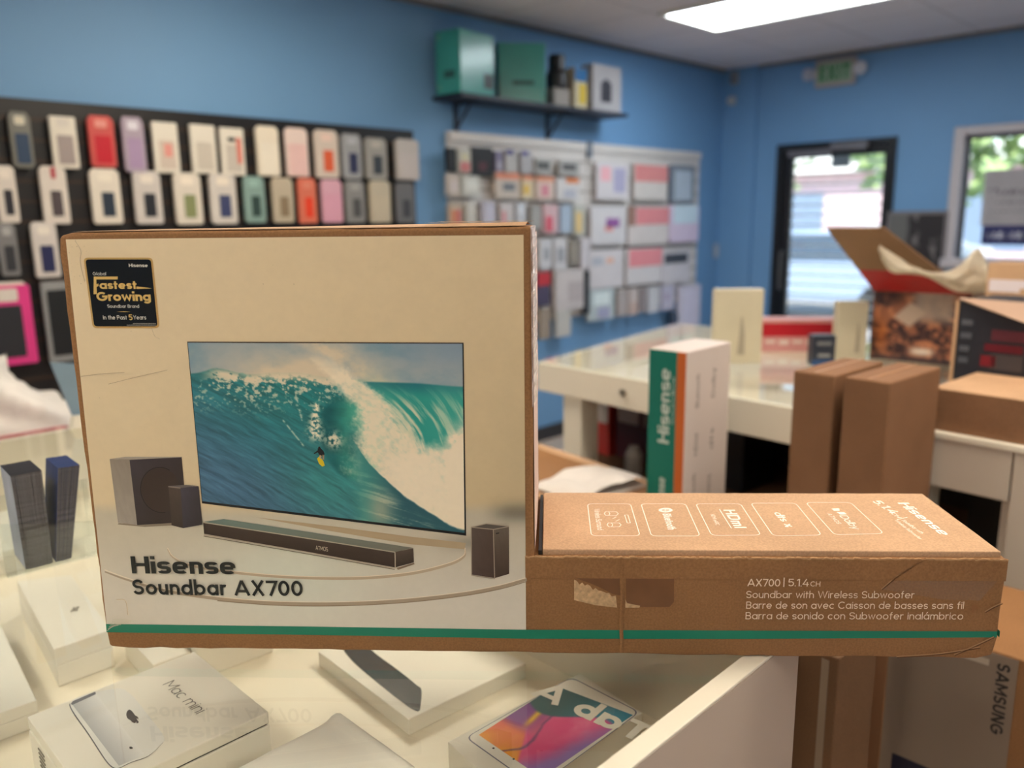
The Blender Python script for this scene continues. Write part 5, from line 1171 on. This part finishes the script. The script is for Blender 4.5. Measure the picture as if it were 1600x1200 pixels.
# uprights in the aisle
kraft_tall = cardboard('kraft_tall', S(136, 100, 74))
def upright(name, label, corner, z, wy, wx, m, lean=0, rz=0):
    t = thing(name, label, 'carton', (corner[0], corner[1], 0), rz)
    MB().box(0, 0, 0, wx, wy, z).build('carton', m, t, bevel=.004); return t
ta = upright('soundbar_carton', 'tall upright carton with teal and orange side and white face before the glass counter', (1.75, 1.108), 1.215, .115, .225, mat('tall_white_print', S(216, 204, 200), .45, .02, 6), rz=math.radians(1))
mb = MB(); mb.box(-.0012, .028, .003, -.0003, .113, 1.212, 0, S(0, 118, 104)); mb.box(-.0012, .002, .003, -.0003, .028, 1.212, 0, S(206, 104, 44)); mb.build('side_print', ink, ta)
tw = mat('teal_white_print', S(206, 220, 214), .5)
mb = MB()
text(mb, 'Hisense', (-.0018, .047, .965), (0, 0, 1), (0, .034, 0), w=.14, wy=.12, width=.20, gap=.06, e=3); mb.build('brand_lettering', tw, ta); mb = MB(); text(mb, 'Hisense', (-.0018, .055, .77), (0, 0, 1), (0, .024, 0), w=.14, wy=.12, width=.10, gap=.06, e=3); mb.build('brand_lettering', tw, ta); mb = MB()
text(mb, 'Soundbar', (-.0018, .033, 1.02), (0, 0, 1), (0, .008, 0), w=.08, width=.13); mb.build('model_lettering', tw, ta)
gi = S(140, 130, 130)
for s_, y_, z_, l_ in (('Bluetooth', .065, 1.06, .09), ('Dolby', .145, 1.075, .08), ('dts', .145, .93, .06), ('HDmI', .065, .93, .06), ('Bluetooth', .06, .77, .11), ('ATMOS', .14, .78, .08)): text(MB(), s_, (y_, -.0006, z_), (0, 0, 1), (-.018, 0, 0), w=.12, width=l_, col=gi).build('feature_lettering', ink, ta)
b1 = upright('cardboard_carton', 'tall plain brown upright carton, right one of the pair in the aisle', (1.758, .612), 1.2, .102, .262, kraft_tall, rz=ka)
b2 = upright('cardboard_carton', 'tall plain brown upright carton, left one of the pair in the aisle', (1.772, .737), 1.197, .10, .25, kraft_tall, rz=math.radians(-3))
for b in (b1, b2): MB().box(.004, .047, 1.1975 if b is b2 else 1.2005, .25, .053, 1.1985 if b is b2 else 1.2012).build('tape_seam', mat('seam_tape', S(176, 130, 92), .4), b)

# things on the back counter
def on_counter(name, label, cat, lx, ly, dx, dy, dz, m, rz=0, z=GZ): 
    x, y = kpt(lx, ly); t = thing(name, label, cat, (x, y, z), ka+rz)
    MB().box(0, -dy/2, 0, dx, dy/2, dz).build('carton', m, t, bevel=.004); return t
def stand_card(name, label, px, y_at, silh):
    p0 = at(px[0], px[3], z=GZ); p1 = at(px[2], px[3], z=GZ); c = (p0+p1)/2; w = np.linalg.norm(p1-p0); rz = math.atan2(p1[1]-p0[1], p1[0]-p0[0])
    d = ray((px[0]+px[2])/2, px[1]); tt = math.hypot(c[0], c[1])/math.hypot(d[0], d[1]); h = CAM[2]+tt*d[2]-GZ
    t = thing(name, label, 'product box', (c[0], c[1], GZ), rz)
    MB().box(-w*.5, 0, 0, w*.5, .05, h).build('carton', shell((206, 198, 176)), t, bevel=.004)
    mb = MB(); mb.prism([(w*silh-w*.03, h*.12), (w*silh+w*.13, h*.12), (w*silh+w*.12, h*.4), (w*silh+w*.06, h*.64), (w*silh+w*.03, h*.62), (w*silh-.0, h*.35)], -.0015, -.0004, 'y', 0, S(168, 158, 142)); mb.build('printed_silhouette', ink, t); return t
stand_card('tablet_box', 'upright cream box with a faint tapered silhouette, left one on the glass counter', (1113, 452, 1189, 568), 0, .02)
stand_card('tablet_box', 'upright cream box with a faint tapered silhouette, right one beside the open carton', (1304, 471, 1352, 562), 0, .15)
p = at(1252, 556, z=GZ); rb = thing('product_box', 'red and white box at the far side of the glass counter, left of open carton', 'product box', (2.92, 1.365, GZ), math.radians(-52))
MB().box(-.20, 0, 0, .20, .1, .125).build('carton', shell((214, 150, 150)), rb, bevel=.003)
mb = MB(); mb.box(-.198, -.0014, .06, .198, -.0004, .11, 0, S(186, 20, 40)); 
for k in range(7): mb.box(-.17+k*.05, -.0024, .03+.004*(k % 2), -.135+k*.05, -.0015, .046, 0, S(232, 214, 210))
mb.build('printed_band', ink, rb)
p = at(1286, 571, z=GZ); nb = thing('product_box', 'small dark navy box on the glass counter, below the red and white box', 'product box', (p[0], p[1], GZ), math.radians(-46))
MB().box(-.04, 0, 0, .04, .05, .105).build('carton', shell((44, 50, 66)), nb, bevel=.003)
for q_ in ((-.025, .07, .025, .082, S(120, 122, 128)), (-.02, .03, .022, .04, S(150, 152, 156)), (-.04, 0, .04, .02, S(44, 80, 130))): MB().box(q_[0], -.0014, q_[1], q_[2], -.0004, q_[3], 0, q_[4]).build('printed_label', ink, nb)
# long flat carton on the white cabinet
lc = on_counter('flat_carton', 'long flat tan cardboard carton lying on the white cabinet', 'carton', .012, -.62, .27, 1.28, .104, kraft_lid)
MB().box(-.0012, -.64, .003, -.0004, .64, .1005).build('front_painted_shade', kraft_tall, lc)  # front face's shade painted on as a sheet of darker kraft
# open carton with a printed photo of people, turned a little
pc = thing('open_carton', 'open carton with red flap band and warm brown photo print on the back counter', 'carton', (2.965, .955, GZ), math.radians(-86))
oz = .245; ow = .31
mb = MB(); t_ = .004; od = .22
mb.box(-ow/2, 0, 0, ow/2, t_, oz); mb.build('front_wall', kraft_dark, pc)
MB().box(-ow/2, od-t_, 0, ow/2, od, oz).build('back_wall', kraft_dark, pc); MB().box(-ow/2, t_+.0003, 0, -ow/2+t_, od-t_-.0003, oz).build('side_wall', kraft_dark, pc); MB().box(ow/2-t_, t_+.0003, 0, ow/2, od-t_-.0003, oz).build('side_wall', kraft_dark, pc)
MB().box(-ow/2+t_, t_, 0, ow/2-t_, od-t_, .004).build('floor_panel', kraft_dark, pc)
def photo_fn(U, V):
    n = fbm(U*7, V*6, 3); n2 = fbm(U*16, V*14, 13); c = mixc(c3(150, 96, 72)+0*U[..., None], c3(52, 32, 38)+0*U[..., None], ss(.38, .58, n))
    c = mixc(c, c3(206, 132, 92)+0*c, ss(.52, .66, n2)*.8); c = mixc(c, c3(176, 160, 150)+0*c, ss(.35, .5, U)*(1-ss(.30, .5, V))*(1-ss(.8, .9, U))*.9)
    c = mixc(c, c3(60, 36, 40)+0*c, np.exp(-((U-.2)/.12)**2-((V-.05)/.12)**2)); c = mixc(c, c3(196, 110, 50)+0*c, np.exp(-((U-.1)/.08)**2-((V-.62)/.2)**2)*.8)
    q = ((U-.40)*.8+(V-.32)*.6, (V-.32)*.8-(U-.40)*.6); c = mixc(c, c3(186, 166, 152)+0*c, (1-ss(.10, .12, np.abs(q[0])))*(1-ss(.13, .15, np.abs(q[1]))))
    c = mixc(c, c3(224, 216, 208)+0*c, np.exp(-((U-.55)/.12)**4-((V-.84)/.05)**2)); c = mixc(c, c3(214, 176, 120)+0*c, ss(.86, .95, U)*ss(.5, .6, V)); c = mixc(c, c3(44, 40, 52)+0*c, ss(.9, .97, V)*.8)
    return SN(np.clip(c, 0, 1))
mb = MB(); mb.grid(lambda u, v: (-ow/2+.002+(ow-.004)*u, -.0008, oz-.002-(oz-.004)*v), 60, 50, 0, photo_fn); mb.build('photo_print', ink, pc)
# front flap thrown open: a red band by the hinge, bare board beyond
fa = np.array([-ow/2, 0, oz]); fbv = np.array([ow/2, 0, oz]); fd = np.array([-.075, -.30, .225]); 
def flap(p0, p1, m, nm, off=0):
    mb = MB(); n = np.cross(fbv-fa, fd); n = n/np.linalg.norm(n)*.004; tw_ = lambda p: (fbv-fa)*(1-.42*p); a, d = fa+fd*p0, fa+fd*p1; b, c = a+tw_(p0), d+tw_(p1)
    mb.hexa([a, b, c, d, a+n, b+n, c+n, d+n]); return mb.build(nm, m, pc)
flap(.012, .36, shell((176, 22, 32)), 'red_flap_band'); flap(.362, 1.0, kraft_dark, 'front_flap')
a = fa+fd*.17; mb = MB(); mb.prism(rrect(-.02, -.008, .02, .008, .006), -.0005, 0, 'y', 0, S(196, 120, 100)); o = mb.build('flap_mark', ink, pc, loc=(a[0]+.15, a[1]-.0045, a[2]+.0)); o.rotation_euler[0] = math.radians(52)
# crumpled white packing paper on top
cp = thing('packing_paper', 'crumpled cream packing paper draped over the open carton', 'paper', (0, 0, 0))
top_ = catmull([(1376, 384), (1395, 396), (1420, 412), (1448, 424), (1480, 424), (1504, 412), (1520, 392), (1532, 390), (1546, 420), (1556, 452)], 5)
bot_ = catmull([(1372, 390), (1390, 424), (1420, 428), (1446, 432), (1470, 444), (1490, 455), (1506, 458), (1526, 457), (1542, 456), (1556, 455)], 5)
mb = MB(); nT = len(top_)-1
def cpf(u, v):
    k = min(int(u*nT), nT-1); f = u*nT-k; a = top_[k]*(1-f)+top_[k+1]*f; b = bot_[k]*(1-f)+bot_[k+1]*f; q = a*(1-v)+b*v
    x = 2.665+.36*min(u, .85)-.025*math.sin(math.pi*v)*(.5+float(fbm(u*5, v*3, 9)))+.04*float(fbm(u*9, v*5, 19)); return at(q[0], q[1], x=x)
mb.grid(cpf, 44, 14); o = mb.build('paper_sheet', mat('cream_paper', S(222, 210, 190), .65, .05, 10), cp, smooth=True); so = o.modifiers.new('thick', 'SOLIDIFY'); so.thickness = .004
# dark printed carton and its open flap
dk = on_counter('dark_carton', 'dark navy printed carton with an open tan flap, at the right edge of the photo', 'carton', .292, -.004, .24, .168, .285, shell((40, 42, 52)))
dw, dh = .168, .285
for y0, z0, y1, z1, c in ((.5, .66, 1, .76, (96, 44, 58)), (.42, .56, .95, .63, (100, 22, 38)), (.38, .42, .6, .52, (120, 26, 40)), (.52, .4, .96, .54, (70, 66, 70)), (.06, .78, .22, .83, (86, 90, 100)), (.06, .66, .22, .71, (86, 90, 100)), (.06, .54, .2, .59, (86, 90, 100)), (.06, .43, .2, .48, (86, 90, 100))): MB().box(-.0012, dw/2-y1*dw, z0*dh, -.0003, dw/2-y0*dw, z1*dh, 0, S(*c)).build('printed_block', ink, dk)
MB().box(-.0015, dw/2, .0, .004, dw/2+.008, dh).build('corner_edge', kraft_lid, dk)
MB().hexa([(.0, -dw/2, dh+.002), (.0, dw/2, dh+.002), (.004, dw/2, dh+.0045), (.004, -dw/2, dh+.0045), (-.05, -.12, dh-.05), (-.004, dw/2, dh+.006), (0, dw/2, dh+.0085), (-.046, -.12, dh-.047)]).build('open_flap', shell((186, 156, 138)), dk)
rd = on_counter('product_box', 'red and pink box at the right edge of the photo, beside the dark navy carton', 'product box', .292, -.185, .2, .17, .255, shell((206, 24, 34)))
MB().box(-.0012, -.08, .0, -.0003, .08, .15).build('printed_label', shell((196, 110, 116)), rd)
fc = on_counter('cardboard_carton', 'plain tan carton behind the dark navy carton, under the window sign', 'carton', .76, -.02, .13, .40, .36, kraft_lid)
mb = MB()
for k in range(4): mb.box(-.002, -.15+k*.085, .285-.012*(k % 2), -.0004, -.065+k*.085, .31, 0, S(226, 216, 224))
mb.build('torn_label', ink, fc)
# framed dark picture leaning at the wall between the door and the window
fp_ = thing('framed_poster', 'grey framed dark poster against the wall between the door and the window', 'poster', (XW-.05, 2.13, .78))
MB().box(0, -.21, 0, .03, .21, .785).build('frame', shell((122, 116, 118)), fp_, bevel=.004)
def post_fn(U, V):
    n = fbm(U*6, V*8, 23); c = mixc(c3(104, 104, 102)+0*U[..., None], c3(46, 42, 44)+0*U[..., None], ss(.3, .42, U+.1*(n-.5))); c = mixc(c, c3(140, 134, 132)+0*c, ss(.58, .7, n)*ss(.35, .5, U)*(1-ss(.4, .8, V))*.8); return SN(np.clip(c, 0, 1))
mb = MB(); mb.grid(lambda u, v: (-.001, .19-.38*u, .76-.74*v), 30, 40, 0, post_fn); mb.build('poster_print', ink, fp_)
hb = thing('floor_stand', 'plain dark floor stand supporting the framed poster by the front wall', 'stand', (XW-.2, 2.13, 0)); MB().box(-.1, -.18, 0, .185, .18, .7795).build('body', black_paint, hb, bevel=.004)

# ------------------------------------------------------------------ cartons standing in the aisle, lower right
sc = thing('large_carton', 'large brown carton with dark vertical lettering on a grey face, lower right', 'carton', (1.507, .30, 0))
SH = .80
MB().box(0, -.55, 0, .30, .19, SH).build('carton', kraft_box, sc, bevel=.003)
MB().box(-.0014, -.024, .05, -.0004, .187, SH-.004).build('printed_face', mat('grey_carton_print', S(140, 124, 110), .5, .03, 6), sc)
text(MB(), 'SAMSUNG', (-.002, .007, .782), (0, 0, -1), (0, -.020, 0), w=.14, wy=.13, width=.136, gap=.09).build('brand_lettering', mat('dark_grey_ink', S(44, 38, 38), .6), sc)
MB().box(-.002, .05, .30, -.0015, .165, .525).build('navy_panel', shell((34, 34, 54)), sc)
MB().box(-.0022, .02, SH-.030, -.0015, .187, SH-.018).build('tape_strip', shell((190, 176, 160)), sc)
b3 = thing('cardboard_carton', 'narrow dim brown upright carton beside the end of the front glass case', 'carton', (1.19, .43, 0), math.radians(-6))
MB().box(0, .03, 0, .13, .105, .86).build('carton', kraft_dim, b3, bevel=.003); MB().box(-.001, .045, .02, -.0003, .058, .85).build('tape_strip', shell((140, 122, 104)), b3)
b5 = thing('cardboard_carton', 'grey brown upright carton between the case end and the narrow brown carton', 'carton', (1.16, .545, 0), math.radians(-6))
MB().box(0, 0, 0, .13, .05, .84).build('carton', mat('grey_board', S(112, 98, 80), .6, .05, 8), b5, bevel=.003)
b4 = thing('metal_post', 'slim black metal post between the narrow carton and the large lettered carton', 'post', (1.44, .515, 0))
MB().box(-.012, -.012, 0, .012, .012, .80).build('post', black_paint, b4, bevel=.002); MB().lathe([(.022, 0), (.022, .012), (.018, .02)], 16).build('foot', black_paint, b4)
